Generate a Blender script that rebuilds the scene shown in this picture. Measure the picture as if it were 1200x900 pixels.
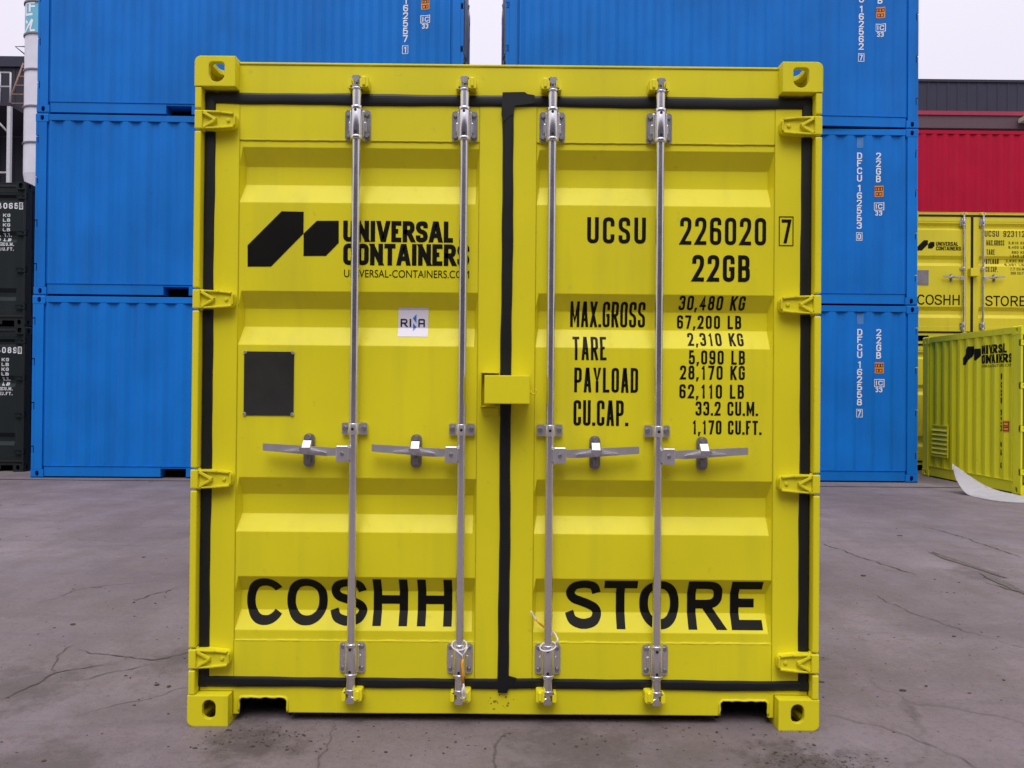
import bpy, bmesh, math, random
from mathutils import Vector, Matrix

random.seed(11)
S = bpy.context.scene
COL = S.collection
for _o in list(bpy.data.objects):
    bpy.data.objects.remove(_o)
PI = math.pi

# ------------------------------------------------------------------ camera
cam_d = bpy.data.cameras.new('camera')
cam_d.sensor_fit = 'HORIZONTAL'
cam_d.sensor_width = 36.0
cam_d.lens = 27.9
cam_d.clip_start = 0.05
cam_d.clip_end = 2000
cam = bpy.data.objects.new('camera', cam_d)
COL.objects.link(cam)
r_, f_, u_ = (Vector((0.99995, -0.003366, 0.008982)), Vector((0.003302, 0.99997, 0.007164)),
              Vector((-0.009006, -0.007134, 0.999934)))
m_ = Matrix((r_, u_, -f_)).transposed().to_4x4()
m_.translation = Vector((0.011, -3.069, 1.3075))
cam.matrix_world = m_
S.camera = cam

# ------------------------------------------------------------------ sky and sun (overcast)
SUN_EL, SUN_AZ = math.radians(58), math.radians(184)   # azimuth clockwise from +Y: behind the camera
world = bpy.data.worlds.new('World')
S.world = world
world.use_nodes = True
wn, wl = world.node_tree.nodes, world.node_tree.links
wn.clear()
out = wn.new('ShaderNodeOutputWorld')
sky = wn.new('ShaderNodeTexSky')
sky.sky_type = 'NISHITA'
sky.sun_disc = False
sky.sun_elevation = SUN_EL
sky.sun_rotation = SUN_AZ
sky.air_density, sky.dust_density, sky.ozone_density = 1.0, 3.0, 1.0
bg1 = wn.new('ShaderNodeBackground')
bg1.inputs['Strength'].default_value = 0.015
wl.new(sky.outputs[0], bg1.inputs['Color'])
tc = wn.new('ShaderNodeTexCoord')
sep = wn.new('ShaderNodeSeparateXYZ')
wl.new(tc.outputs['Generated'], sep.inputs[0])
ramp = wn.new('ShaderNodeValToRGB')
cr = ramp.color_ramp
cr.elements[0].position = 0.0
cr.elements[0].color = (0.66, 0.61, 0.70, 1)
cr.elements[1].position = 1.0
cr.elements[1].color = (1.30, 1.26, 1.30, 1)
e = cr.elements.new(0.20); e.color = (0.71, 0.655, 0.755, 1)
e = cr.elements.new(0.46); e.color = (0.82, 0.77, 0.86, 1)
nz = wn.new('ShaderNodeTexNoise')
nz.inputs['Scale'].default_value = 2.2
nz.inputs['Detail'].default_value = 4
wl.new(tc.outputs['Generated'], nz.inputs['Vector'])
madd = wn.new('ShaderNodeMath'); madd.operation = 'MULTIPLY_ADD'
madd.inputs[1].default_value = 0.16
madd.inputs[2].default_value = -0.08
wl.new(nz.outputs['Fac'], madd.inputs[0])
add = wn.new('ShaderNodeMath'); add.operation = 'ADD'
wl.new(sep.outputs['Z'], add.inputs[0]); wl.new(madd.outputs[0], add.inputs[1])
wl.new(add.outputs[0], ramp.inputs[0])
bg2 = wn.new('ShaderNodeBackground')
bg2.inputs['Strength'].default_value = 0.93
wl.new(ramp.outputs[0], bg2.inputs['Color'])
addsh = wn.new('ShaderNodeAddShader')
wl.new(bg1.outputs[0], addsh.inputs[0]); wl.new(bg2.outputs[0], addsh.inputs[1])
wl.new(addsh.outputs[0], out.inputs['Surface'])

sun_d = bpy.data.lights.new('sun', 'SUN')
sun_d.energy = 1.5
sun_d.angle = math.radians(34)
sun_d.color = (1.0, 0.97, 0.92)
sun = bpy.data.objects.new('sun', sun_d)
COL.objects.link(sun)
sdir = Vector((math.sin(SUN_AZ) * math.cos(SUN_EL), math.cos(SUN_AZ) * math.cos(SUN_EL), math.sin(SUN_EL)))
sun.rotation_euler = sdir.to_track_quat('Z', 'Y').to_euler()
sun.location = (0, -6, 12)

S.view_settings.view_transform = 'Standard'
S.view_settings.look = 'None'
S.view_settings.exposure = 0.25
S.view_settings.gamma = 1.0

# ------------------------------------------------------------------ materials
def new_mat(name):
    m = bpy.data.materials.new(name)
    m.use_nodes = True
    n, l = m.node_tree.nodes, m.node_tree.links
    return m, n, l, n['Principled BSDF']

def paint(name, col, rough=0.42, var=0.10, dirt=0.12, dirt_col=(0.09, 0.075, 0.06), bevel=0.0, bump=0.02, spec=0.5, metal=0.0, scale=1.0, low=True):
    """painted steel: slow tone drift, rub marks, a little grime near the ground"""
    m, n, l, b = new_mat(name)
    geo = n.new('ShaderNodeNewGeometry')
    n1 = n.new('ShaderNodeTexNoise'); n1.inputs['Scale'].default_value = 1.7 * scale; n1.inputs['Detail'].default_value = 6
    n2 = n.new('ShaderNodeTexNoise'); n2.inputs['Scale'].default_value = 23 * scale; n2.inputs['Detail'].default_value = 5
    st = n.new('ShaderNodeMapping'); st.inputs['Scale'].default_value = (9 * scale, 9 * scale, 0.7 * scale)
    n3 = n.new('ShaderNodeTexNoise'); n3.inputs['Scale'].default_value = 1.0; n3.inputs['Detail'].default_value = 6
    for q in (n1, n2): l.new(geo.outputs['Position'], q.inputs['Vector'])
    l.new(geo.outputs['Position'], st.inputs['Vector']); l.new(st.outputs[0], n3.inputs['Vector'])
    mr = n.new('ShaderNodeMapRange'); mr.inputs['From Min'].default_value = 0.3; mr.inputs['From Max'].default_value = 0.7
    l.new(n1.outputs['Fac'], mr.inputs['Value'])
    mx = n.new('ShaderNodeMix'); mx.data_type = 'RGBA'
    mx.inputs['A'].default_value = (*[c * (1 - var) for c in col], 1)
    mx.inputs['B'].default_value = (*[min(1, c * (1 + var)) for c in col], 1)
    l.new(mr.outputs[0], mx.inputs['Factor'])
    # grime streaks: where the vertical-stretched noise peaks
    mr2 = n.new('ShaderNodeMapRange'); mr2.inputs['From Min'].default_value = 0.52; mr2.inputs['From Max'].default_value = 0.82
    mr2.inputs['To Max'].default_value = dirt
    l.new(n3.outputs['Fac'], mr2.inputs['Value'])
    mx2 = n.new('ShaderNodeMix'); mx2.data_type = 'RGBA'
    mx2.inputs['B'].default_value = (*dirt_col, 1)
    l.new(mx.outputs['Result'], mx2.inputs['A']); l.new(mr2.outputs[0], mx2.inputs['Factor'])
    # small scuffs
    mr3 = n.new('ShaderNodeMapRange'); mr3.inputs['From Min'].default_value = 0.66; mr3.inputs['From Max'].default_value = 0.76
    mr3.inputs['To Max'].default_value = dirt * 0.9
    l.new(n2.outputs['Fac'], mr3.inputs['Value'])
    mx3 = n.new('ShaderNodeMix'); mx3.data_type = 'RGBA'
    mx3.inputs['B'].default_value = (*dirt_col, 1)
    l.new(mx2.outputs['Result'], mx3.inputs['A']); l.new(mr3.outputs[0], mx3.inputs['Factor'])
    l.new(mx3.outputs['Result'], b.inputs['Base Color'])
    mr4 = n.new('ShaderNodeMapRange'); mr4.inputs['To Min'].default_value = rough - 0.08; mr4.inputs['To Max'].default_value = rough + 0.10
    l.new(n2.outputs['Fac'], mr4.inputs['Value']); l.new(mr4.outputs[0], b.inputs['Roughness'])
    b.inputs['Specular IOR Level'].default_value = spec
    b.inputs['Metallic'].default_value = metal
    bp = n.new('ShaderNodeBump'); bp.inputs['Strength'].default_value = bump * 4; bp.inputs['Distance'].default_value = 0.004
    l.new(n1.outputs['Fac'], bp.inputs['Height'])
    if bevel > 0:
        bv = n.new('ShaderNodeBevel'); bv.samples = 4; bv.inputs['Radius'].default_value = bevel
        l.new(bv.outputs[0], bp.inputs['Normal'])
    l.new(bp.outputs[0], b.inputs['Normal'])
    return m

def vary(m, lo, hi):
    n, l = m.node_tree.nodes, m.node_tree.links
    b = n['Principled BSDF']
    src = b.inputs['Base Color'].links[0].from_socket
    oi = n.new('ShaderNodeObjectInfo'); mr = n.new('ShaderNodeMapRange')
    mr.inputs['To Min'].default_value = lo; mr.inputs['To Max'].default_value = hi
    l.new(oi.outputs['Random'], mr.inputs['Value'])
    hs = n.new('ShaderNodeHueSaturation')
    l.new(mr.outputs[0], hs.inputs['Value']); l.new(src, hs.inputs['Color']); l.new(hs.outputs[0], b.inputs['Base Color'])
    return m

def plain(name, col, rough=0.5, metal=0.0, spec=0.5, var=0.08, scale=12):
    m, n, l, b = new_mat(name)
    geo = n.new('ShaderNodeNewGeometry')
    n1 = n.new('ShaderNodeTexNoise'); n1.inputs['Scale'].default_value = scale; n1.inputs['Detail'].default_value = 5
    l.new(geo.outputs['Position'], n1.inputs['Vector'])
    mx = n.new('ShaderNodeMix'); mx.data_type = 'RGBA'
    mx.inputs['A'].default_value = (*[c * (1 - var * 2) for c in col], 1)
    mx.inputs['B'].default_value = (*[min(1, c * (1 + var * 2)) for c in col], 1)
    l.new(n1.outputs['Fac'], mx.inputs['Factor']); l.new(mx.outputs['Result'], b.inputs['Base Color'])
    mr4 = n.new('ShaderNodeMapRange'); mr4.inputs['To Min'].default_value = max(0, rough - 0.05); mr4.inputs['To Max'].default_value = rough + 0.05
    l.new(n1.outputs['Fac'], mr4.inputs['Value']); l.new(mr4.outputs[0], b.inputs['Roughness'])
    b.inputs['Metallic'].default_value = metal
    b.inputs['Specular IOR Level'].default_value = spec
    return m

M = {}
M['yellow'] = paint('yellow_paint', (0.725, 0.650, 0.014), rough=0.42, var=0.06, dirt=0.15, bevel=0.006, spec=0.28)
M['lime'] = paint('greenish_yellow_paint', (0.74, 0.70, 0.015), rough=0.45, var=0.06, dirt=0.22, spec=0.25)
M['keeper'] = paint('bright_yellow_paint', (0.82, 0.74, 0.015), rough=0.35, var=0.03, dirt=0.05, bevel=0.002)
M['blue'] = paint('blue_paint', (0.005, 0.155, 0.56), rough=0.48, var=0.11, dirt=0.24, dirt_col=(0.02, 0.06, 0.16), scale=0.7, spec=0.16)
vary(M['blue'], .93, 1.07)
M['black'] = paint('black_green_paint', (0.011, 0.017, 0.018), rough=0.5, var=0.08, dirt=0.2, dirt_col=(0.04, 0.04, 0.035), spec=0.2)
M['red'] = paint('red_paint', (0.40, 0.003, 0.030), rough=0.5, var=0.06, dirt=0.12, spec=0.15)
M['gear'] = plain('dark_gear_steel', (0.22, 0.23, 0.28), rough=0.4, metal=0.6)  # darker grey steel for the door gear of the blue containers
M['rubber'] = plain('black_rubber', (0.0075, 0.008, 0.0095), rough=0.45, spec=0.35, var=0.15)
M['zinc'] = plain('galvanised_steel', (0.74, 0.73, 0.76), rough=0.24, metal=0.95, var=0.04, scale=14)
M['zinc_dull'] = plain('dull_galvanised_steel', (0.74, 0.73, 0.76), rough=0.34, metal=0.9, var=0.06, scale=25)
M['bolt'] = plain('bolt_steel', (0.30, 0.29, 0.30), rough=0.4, metal=0.8)
M['hole'] = plain('hole_shade', (0.006, 0.006, 0.006), rough=0.8)  # near-black for discs that stand in for shaded holes
M['ink'] = plain('black_lettering', (0.006, 0.0058, 0.005), rough=0.5, spec=0.12, var=0.1)
M['ink2'] = plain('faded_black_lettering', (0.05, 0.045, 0.02), rough=0.5, spec=0.15, var=0.2)
M['white'] = plain('white_lettering', (0.74, 0.76, 0.80), rough=0.5)
M['whitesoft'] = plain('dim_white_lettering', (0.60, 0.63, 0.65), rough=0.5)
M['sticker'] = plain('white_vinyl', (0.66, 0.63, 0.74), rough=0.4, var=0.02)
M['navy'] = plain('dark_print', (0.012, 0.012, 0.04), rough=0.4)
M['logo_blue'] = plain('blue_print', (0.02, 0.16, 0.55), rough=0.4)
M['plate'] = plain('dark_film', (0.034, 0.033, 0.030), rough=0.12, spec=0.7, var=0.2, scale=8)
M['orange'] = plain('orange_vinyl', (0.75, 0.24, 0.03), rough=0.4)
M['cord'] = plain('white_cord', (0.70, 0.68, 0.74), rough=0.8)
M['tie'] = plain('orange_tie', (0.75, 0.36, 0.02), rough=0.5)
M['silo'] = plain('white_steel', (0.60, 0.60, 0.68), rough=0.4, var=0.06, scale=3)
M['band'] = plain('dark_band', (0.14, 0.14, 0.17), rough=0.5)
M['cyan'] = plain('cyan_paint', (0.12, 0.42, 0.56), rough=0.4)
M['slate'] = plain('slate_cladding', (0.040, 0.040, 0.062), rough=0.5, spec=0.15, var=0.05, scale=2)
M['slate2'] = plain('dark_cladding', (0.035, 0.036, 0.048), rough=0.55, spec=0.15, var=0.08, scale=2)
M['trimred'] = plain('red_trim', (0.30, 0.012, 0.045), rough=0.5)
M['eave'] = plain('dark_mauve_cladding', (0.085, 0.045, 0.06), rough=0.6)
M['palewall'] = plain('pale_mauve_cladding', (0.24, 0.20, 0.25), rough=0.6)
M['galv'] = plain('pale_steel_tube', (0.50, 0.50, 0.54), rough=0.5)
M['rust'] = plain('rusty_steel', (0.28, 0.16, 0.13), rough=0.7, var=0.2)
M['sheet'] = plain('white_plastic', (0.72, 0.70, 0.74), rough=0.5, var=0.04, scale=6)
M['stone'] = plain('dark_gravel', (0.078, 0.062, 0.061), rough=0.95, spec=0.1, var=0.3, scale=30)
M['crackm'] = plain('crack_dirt', (0.098, 0.080, 0.080), rough=0.95, var=0.35, scale=50)
M['joint'] = plain('dark_joint', (0.055, 0.045, 0.048), rough=0.95, var=0.25, scale=8)  # dark colour of the slab joint
M['underseal_shade'] = plain('underseal_shade_black', (0.006, 0.006, 0.006), rough=0.8, spec=0.1)  # black underseal; also paints shade into pockets and the underfloor gap
M['beige'] = plain('beige_paint', (0.55, 0.50, 0.42), rough=0.5)

# ------------------------------------------------------------------ mesh helpers
class MB:
    def __init__(self):
        self.bm = bmesh.new()

    def merge(self, other):
        me = bpy.data.meshes.new('tmp')
        other.to_mesh(me); other.free()
        self.bm.from_mesh(me)
        bpy.data.meshes.remove(me)

    def box(self, x0, x1, y0, y1, z0, z1, bev=0.0, seg=2):
        b = bmesh.new()
        bmesh.ops.create_cube(b, size=1.0)
        for v in b.verts:
            v.co = Vector(((x0 + x1) / 2 + v.co.x * (x1 - x0), (y0 + y1) / 2 + v.co.y * (y1 - y0), (z0 + z1) / 2 + v.co.z * (z1 - z0)))
        if bev > 0:
            bmesh.ops.bevel(b, geom=b.edges[:], offset=bev, segments=seg, affect='EDGES', profile=0.5)
        self.merge(b)

    def cyl(self, p0, p1, r0, r1=None, seg=18, bev=0.0):
        r1 = r0 if r1 is None else r1
        p0, p1 = Vector(p0), Vector(p1)
        d = p1 - p0
        q = d.to_track_quat('Z', 'Y')
        b = bmesh.new()
        bmesh.ops.create_cone(b, cap_ends=True, segments=seg, radius1=r0, radius2=r1, depth=d.length)
        if bev > 0:
            ed = [e_ for e_ in b.edges if len(e_.link_faces) == 2 and any(len(f.verts) > 4 for f in e_.link_faces)]
            bmesh.ops.bevel(b, geom=ed, offset=bev, segments=2, affect='EDGES', profile=0.5)
        for f in b.faces:
            if len(f.verts) == 4: f.smooth = True
            else:
                for e_ in f.edges: e_.smooth = False
        mt = Matrix.Translation((p0 + p1) / 2) @ q.to_matrix().to_4x4()
        bmesh.ops.transform(b, matrix=mt, verts=b.verts)
        self.merge(b)

    def ball(self, c, r, sub=2, sc=(1, 1, 1)):
        b = bmesh.new()
        bmesh.ops.create_icosphere(b, subdivisions=sub, radius=r)
        for v in b.verts:
            v.co = Vector((v.co.x * sc[0] + c[0], v.co.y * sc[1] + c[1], v.co.z * sc[2] + c[2]))
        for f in b.faces: f.smooth = True
        self.merge(b)

    def tube(self, path, r, seg=8):
        path = [Vector(p) for p in path]
        b = bmesh.new()
        rings = []
        up = Vector((0.13, 0.21, 0.97)).normalized()
        for i, p in enumerate(path):
            t = (path[min(i + 1, len(path) - 1)] - path[max(i - 1, 0)]).normalized()
            a = t.cross(up)
            if a.length < 0.05: a = t.cross(Vector((1, 0, 0)))
            a.normalize()
            c = t.cross(a).normalized()
            rr = r[i] if isinstance(r, (list, tuple)) else r
            rings.append([b.verts.new(p + a * (rr * math.cos(k * 2 * PI / seg)) + c * (rr * math.sin(k * 2 * PI / seg))) for k in range(seg)])
        for i in range(len(rings) - 1):
            for k in range(seg):
                f = b.faces.new((rings[i][k], rings[i][(k + 1) % seg], rings[i + 1][(k + 1) % seg], rings[i + 1][k]))
                f.smooth = True
        b.faces.new(rings[0][::-1]); b.faces.new(rings[-1])
        self.merge(b)

    def poly(self, pts, w0, w1, holes=(), mp=lambda u, v, w: (u, w, v)):
        """a plate: outline (with holes) extruded from w0 to w1"""
        loops = [pts] + list(holes)
        b = bmesh.new()
        vs, es = [], []
        for lp in loops:
            row = [b.verts.new((p[0], p[1], 0)) for p in lp]
            vs.append(row)
            for i in range(len(row)):
                es.append(b.edges.new((row[i], row[(i + 1) % len(row)])))
        bmesh.ops.triangle_fill(b, use_beauty=True, use_dissolve=False, edges=es)
        allv = [v for row in vs for v in row]
        b.verts.index_update()
        tri = [[v.index for v in f.verts] for f in b.faces]
        b.verts.ensure_lookup_table()
        co = [(v.co.x, v.co.y) for v in b.verts]
        idx = [[v.index for v in row] for row in vs]
        b.free()
        b = bmesh.new()
        A = [b.verts.new(mp(x, y, w0)) for x, y in co]
        B = [b.verts.new(mp(x, y, w1)) for x, y in co]
        for t in tri:
            b.faces.new([A[i] for i in t]); b.faces.new([B[i] for i in t[::-1]])
        for row in idx:
            for i in range(len(row)):
                p, q = row[i], row[(i + 1) % len(row)]
                b.faces.new((A[p], A[q], B[q], B[p]))
        bmesh.ops.recalc_face_normals(b, faces=b.faces[:])
        self.merge(b)

    def grid(self, rows):
        """rows of points -> one sheet of quads"""
        R = [[self.bm.verts.new(p) for p in row] for row in rows]
        for i in range(len(R) - 1):
            for j in range(len(R[0]) - 1):
                self.bm.faces.new((R[i][j], R[i][j + 1], R[i + 1][j + 1], R[i + 1][j]))

    def quad(self, *pts):
        self.bm.faces.new([self.bm.verts.new(p) for p in pts])

    def build(self, name, mat, parent=None, recalc=False):
        if recalc: bmesh.ops.recalc_face_normals(self.bm, faces=self.bm.faces[:])
        me = bpy.data.meshes.new(name)
        self.bm.to_mesh(me); self.bm.free()
        me.materials.append(mat)
        o = bpy.data.objects.new(name, me)
        COL.objects.link(o)
        if parent is not None: o.parent = parent
        return o

def tag(o, label=None, cat=None, group=None, kind=None):
    for k, v in (('label', label), ('category', cat), ('group', group), ('kind', kind)):
        if v: o[k] = v
    return o

def empty(name, loc=(0, 0, 0), rz=0.0):
    o = bpy.data.objects.new(name, None)
    COL.objects.link(o)
    o.empty_display_size = 0.2
    o.location = loc
    o.rotation_euler = (0, 0, rz)
    return o

def copy_tree(o, parent=None):
    c = o.copy(); COL.objects.link(c)
    if parent is not None: c.parent = parent
    for ch in list(o.children): copy_tree(ch, c)
    return c

def rrect(x0, z0, x1, z1, r, n=5):
    """rounded rectangle; r = one radius or (bottom-left, bottom-right, top-right, top-left)"""
    if not isinstance(r, (list, tuple)): r = (r,) * 4
    pts = []
    for (cx, cz, a, rr) in ((x0, z0, PI, r[0]), (x1, z0, 1.5 * PI, r[1]), (x1, z1, 0, r[2]), (x0, z1, 0.5 * PI, r[3])):
        sx = 1 if cx == x0 else -1
        sz = 1 if cz == z0 else -1
        if rr <= 1e-6:
            pts.append((cx, cz)); continue
        ox, oz = cx + sx * rr, cz + sz * rr
        for k in range(n + 1):
            t = a + (PI / 2) * k / n
            pts.append((ox + rr * math.cos(t), oz + rr * math.sin(t)))
    return pts

# ------------------------------------------------------------------ lettering
GLY = {
 'A': [[(0, 0), (.40, 1, 0), (.60, 1, 0), (1, 0)], [(.2, .27), (.8, .27)]],
 'B': [['c', (0, .52, 0), (0, 1, 0), (.95, 1, 1), (.95, .52, 1)], ['c', (0, 0, 0), (0, .52, 0), (1, .52, 1), (1, 0, 1)]],
 'C': [[(1, .68, 0), (1, 1, 1), (0, 1, 1), (0, 0, 1), (1, 0, 1), (1, .32, 0)]],
 'D': [['c', (0, 0, 0), (0, 1, 0), (1, 1, 1), (1, 0, 1)]],
 'E': [[(1, 1, 0), (0, 1, 0), (0, 0, 0), (1, 0, 0)], [(0, .52), (.85, .52)]],
 'F': [[(1, 1, 0), (0, 1, 0), (0, 0, 0)], [(0, .52), (.85, .52)]],
 'G': [[(1, .70), (1, 1, 1), (0, 1, 1), (0, 0, 1), (1, 0, 1), (1, .48, 0), (.55, .48, 0)]],
 'H': [[(0, 0), (0, 1)], [(1, 0), (1, 1)], [(0, .5), (1, .5)]],
 'I': [[(.5, 0), (.5, 1)]],
 'K': [[(0, 0), (0, 1)], [(1, 1), (.08, .42)], [(.36, .60), (1, 0)]],
 'L': [[(0, 1), (0, 0, 0), (1, 0)]],
 'M': [[(0, 0), (0, 1)], [(1, 0), (1, 1)], [(0, 1), (.5, .22, 0), (1, 1)]],
 'N': [[(0, 0), (0, 1)], [(1, 0), (1, 1)], [(0, 1), (1, 0)]],
 'O': [['c', (0, 0, 1), (0, 1, 1), (1, 1, 1), (1, 0, 1)]],
 'P': [[(0, 0), (0, 1, 0), (1, 1, 1), (1, .44, 1), (0, .44, 0)]],
 'R': [[(0, 0), (0, 1, 0), (1, 1, 1), (1, .47, 1), (0, .47, 0)], [(.5, .47), (1, 0)]],
 'S': [[(1, .72), (1, 1, 1), (0, 1, 1), (0, .56, 1), (1, .44, 1), (1, 0, 1), (0, 0, 1), (0, .28)]],
 'T': [[(0, 1), (1, 1)], [(.5, 1), (.5, 0)]],
 'U': [[(0, 1), (0, 0, 1), (1, 0, 1), (1, 1)]],
 'V': [[(0, 1), (.42, 0, 0), (.58, 0, 0), (1, 1)]],
 'X': [[(0, 0), (1, 1)], [(0, 1), (1, 0)]],
 'Y': [[(0, 1), (.5, .45, 0), (1, 1)], [(.5, .45), (.5, 0)]],
 '0': [['c', (0, 0, 1), (0, 1, 1), (1, 1, 1), (1, 0, 1)]],
 '1': [[(.12, .80), (.62, 1, 0), (.62, 0)]],
 '2': [[(0, .70), (0, 1, 1), (1, 1, 1), (1, .60, .8), (0, 0, 0), (1, 0)]],
 '3': [[(0, .75), (0, 1, 1), (1, 1, 1), (1, .53, 1), (.35, .53, 0)], [(.5, .53), (1, .53, 1), (1, 0, 1), (0, 0, 1), (0, .25)]],
 '4': [[(.74, 0), (.74, 1, 0), (0, .27, 0), (1, .27)]],
 '5': [[(.95, 1), (.08, 1, 0), (.03, .50, 0), (.3, .60, .6), (1, .60, 1), (1, 0, 1), (0, 0, 1), (0, .25)]],
 '6': [[(1, .76), (1, 1, 1), (0, 1, 1), (0, 0, 1), (1, 0, 1), (1, .56, 1), (.05, .56, 0)]],
 '7': [[(0, 1), (1, 1, 0), (.35, 0)]],
 '8': [['c', (.05, .53, 1), (.05, 1, 1), (.95, 1, 1), (.95, .53, 1)], ['c', (0, 0, 1), (0, .53, 1), (1, .53, 1), (1, 0, 1)]],
 '9': [[(0, .24), (0, 0, 1), (1, 0, 1), (1, 1, 1), (0, 1, 1), (0, .44, 1), (.95, .44, 0)]],
 '.': ['dot'], ',': ['comma'], '-': [[(0, .45), (1, .45)]], ' ': [],
}
GW = {'I': .34, '1': .85, '.': .30, ',': .32, ' ': .55, 'M': 1.28, '-': .7, 'L': .88, 'E': .88, 'F': .86, 'T': .95}

def _round(path, R, closed):
    n = len(path); outp = []
    for i, p in enumerate(path):
        rm = p[2] if len(p) > 2 else 0
        if rm <= 0 or (not closed and i in (0, n - 1)):
            outp.append(Vector((p[0], p[1]))); continue
        P = Vector(p[:2]); A = Vector(path[i - 1][:2]); B = Vector(path[(i + 1) % n][:2])
        r = min(R * rm, (A - P).length * 0.499, (B - P).length * 0.499)
        a, b = P + (A - P).normalized() * r, P + (B - P).normalized() * r
        for k in range(7):
            t = k / 6
            # between a quadratic and a circular corner
            q = a * (1 - t) ** 2 + P * 2 * t * (1 - t) + b * t ** 2
            outp.append(q)
    return outp

def _ribbon(bm, pts, s, closed, w):
    n = len(pts); h = s / 2
    clean = [pts[0]]
    for p in pts[1:]:
        if (p - clean[-1]).length > 1e-5: clean.append(p)
    if closed and (clean[0] - clean[-1]).length < 1e-5: clean.pop()
    pts = clean; n = len(pts)
    L, Rr = [], []
    for i, p in enumerate(pts):
        d0 = (p - pts[i - 1]) if (i > 0 or closed) else None
        d1 = (pts[(i + 1) % n] - p) if (i < n - 1 or closed) else None
        d0 = d0 or d1; d1 = d1 or d0
        d0, d1 = d0.normalized(), d1.normalized()
        n0, n1 = Vector((-d0.y, d0.x)), Vector((-d1.y, d1.x))
        mm = n0 + n1
        mm = mm.normalized() if mm.length > 1e-4 else n0
        k = min(1 / max(mm.dot(n0), 0.35), 2.2)
        L.append(bm.verts.new((*(p + mm * h * k), w))); Rr.append(bm.verts.new((*(p - mm * h * k), w)))
    for i in range(n if closed else n - 1):
        j = (i + 1) % n
        try: bm.faces.new((L[i], Rr[i], Rr[j], L[j]))
        except ValueError: pass

def _clip(bm, z0, z1):
    for z, no in ((z0, (0, -1, 0)), (z1, (0, 1, 0))):
        bmesh.ops.bisect_plane(bm, geom=bm.verts[:] + bm.edges[:] + bm.faces[:], dist=1e-7, plane_co=(0, z, 0), plane_no=no, clear_outer=True)

def _into(bm, other):
    me = bpy.data.meshes.new('tmp'); other.to_mesh(me); other.free(); bm.from_mesh(me); bpy.data.meshes.remove(me)

def stroke_glyph(bm, ch, x0, z0, w, h, s, lay=0.0, table=None):
    def T(p):
        return (x0 + s / 2 + p[0] * (w - s), z0 + s / 2 + p[1] * (h - s)) + tuple(p[2:])
    t = bmesh.new()
    for k, st in enumerate((table or GLY)[ch]):
        lw = lay + k * 0.00012
        if st in ('dot', 'comma'):
            c = x0 + w / 2
            q = [(c - s * .55, z0), (c + s * .55, z0), (c + s * .55, z0 + s * 1.1), (c - s * .55, z0 + s * 1.1)]
            if st == 'comma': q = [(c - s * .7, z0 - s * .8), (c - s * .05, z0 - s * .8), (c + s * .6, z0 + s * 1.1), (c - s * .55, z0 + s * 1.1)]
            bm.faces.new([bm.verts.new((a, b, lw)) for a, b in q]); continue
        closed = st[0] == 'c'
        src = st[1:] if closed else st
        pth = [T(p) for p in src]
        if not closed:
            for i, j in ((0, 1), (-1, -2)):
                a, b = Vector(pth[i][:2]), Vector(pth[j][:2])
                d = a - b
                if src[i][1] in (0, 1) and abs(d.x) > 1e-6 and abs(d.y) > abs(d.x) * .25:
                    a = a + d.normalized() * s * 1.2
                    pth[i] = (a.x, a.y) + tuple(pth[i][2:])
                elif src[i][1] in (0, 1) and abs(d.x) <= 1e-6:
                    pth[i] = (a.x, a.y + (s if src[i][1] == 1 else -s)) + tuple(pth[i][2:])
                elif abs(d.y) <= 1e-6 and abs(d.x) > 1e-6 and src[i][0] in (0, 1) and len(src) > 1:
                    pth[i] = (a.x + math.copysign(s / 2, d.x), a.y) + tuple(pth[i][2:])
        _ribbon(t, _round(pth, 0.62 * (w - s), closed), s, closed, lw)
    _clip(t, z0, z0 + h)
    _into(bm, t)

def _sup(a0, a1, n=2.2, k=40):
    o = []
    for i in range(k + 1):
        t = math.radians(a0 + (a1 - a0) * i / k)
        c, q = math.cos(t), math.sin(t)
        o.append((.5 + .5 * math.copysign(abs(c) ** (2 / n), c), .5 + .5 * math.copysign(abs(q) ** (2 / n), q)))
    return o

def _spl(P, k=6):
    P = [Vector(p) for p in P]; o = []
    for i in range(len(P) - 1):
        p0, p1, p2, p3 = P[max(i - 1, 0)], P[i], P[i + 1], P[min(i + 2, len(P) - 1)]
        for j in range(k):
            t = j / k
            o.append(tuple(.5 * ((2 * p1) + (p2 - p0) * t + (2 * p0 - 5 * p1 + 4 * p2 - p3) * t * t + (3 * p1 - p0 - 3 * p2 + p3) * t ** 3)))
    o.append(tuple(P[-1])); return o

GROT = {
 'C': [[(x / .955, y) for x, y in _sup(34, 326)]], 'O': [['c'] + _sup(0, 351, k=39)],
 'S': [_spl([(.97, .745), (.88, .92), (.68, .99), (.42, .995), (.15, .93), (.03, .76), (.14, .61), (.40, .535), (.66, .465), (.90, .37), (.985, .235), (.87, .07), (.60, .003), (.36, .008), (.10, .09), (-.01, .27)])],
 'H': [[(0, 0), (0, 1)], [(1, 0), (1, 1)], [(0, .53), (1, .53)]],
 'T': [[(0, 1), (1, 1)], [(.5, 1), (.5, 0)]],
 'R': [[(0, 0), (0, 1)], [(0, 1), (.55, 1)] + _spl([(.55, 1), (.80, .97), (.95, .87), (.985, .74), (.95, .61), (.80, .51), (.55, .48)])[1:] + [(0.02, .48)], [(.50, .48), (.965, 0)]],
 'E': [[(0, 0), (0, 1)], [(0, 1), (1, 1)], [(0, .52), (.88, .52)], [(0, 0), (1, 0)]],
}
GROT_W = {'C': .84, 'O': .91, 'S': .84, 'H': .775, 'T': .76, 'R': .82, 'E': .71}
GROT_K = {'CO': .065, 'OS': .065, 'SH': .13, 'HH': .22, 'ST': .05, 'TO': .06, 'OR': .19, 'RE': .17}
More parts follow.
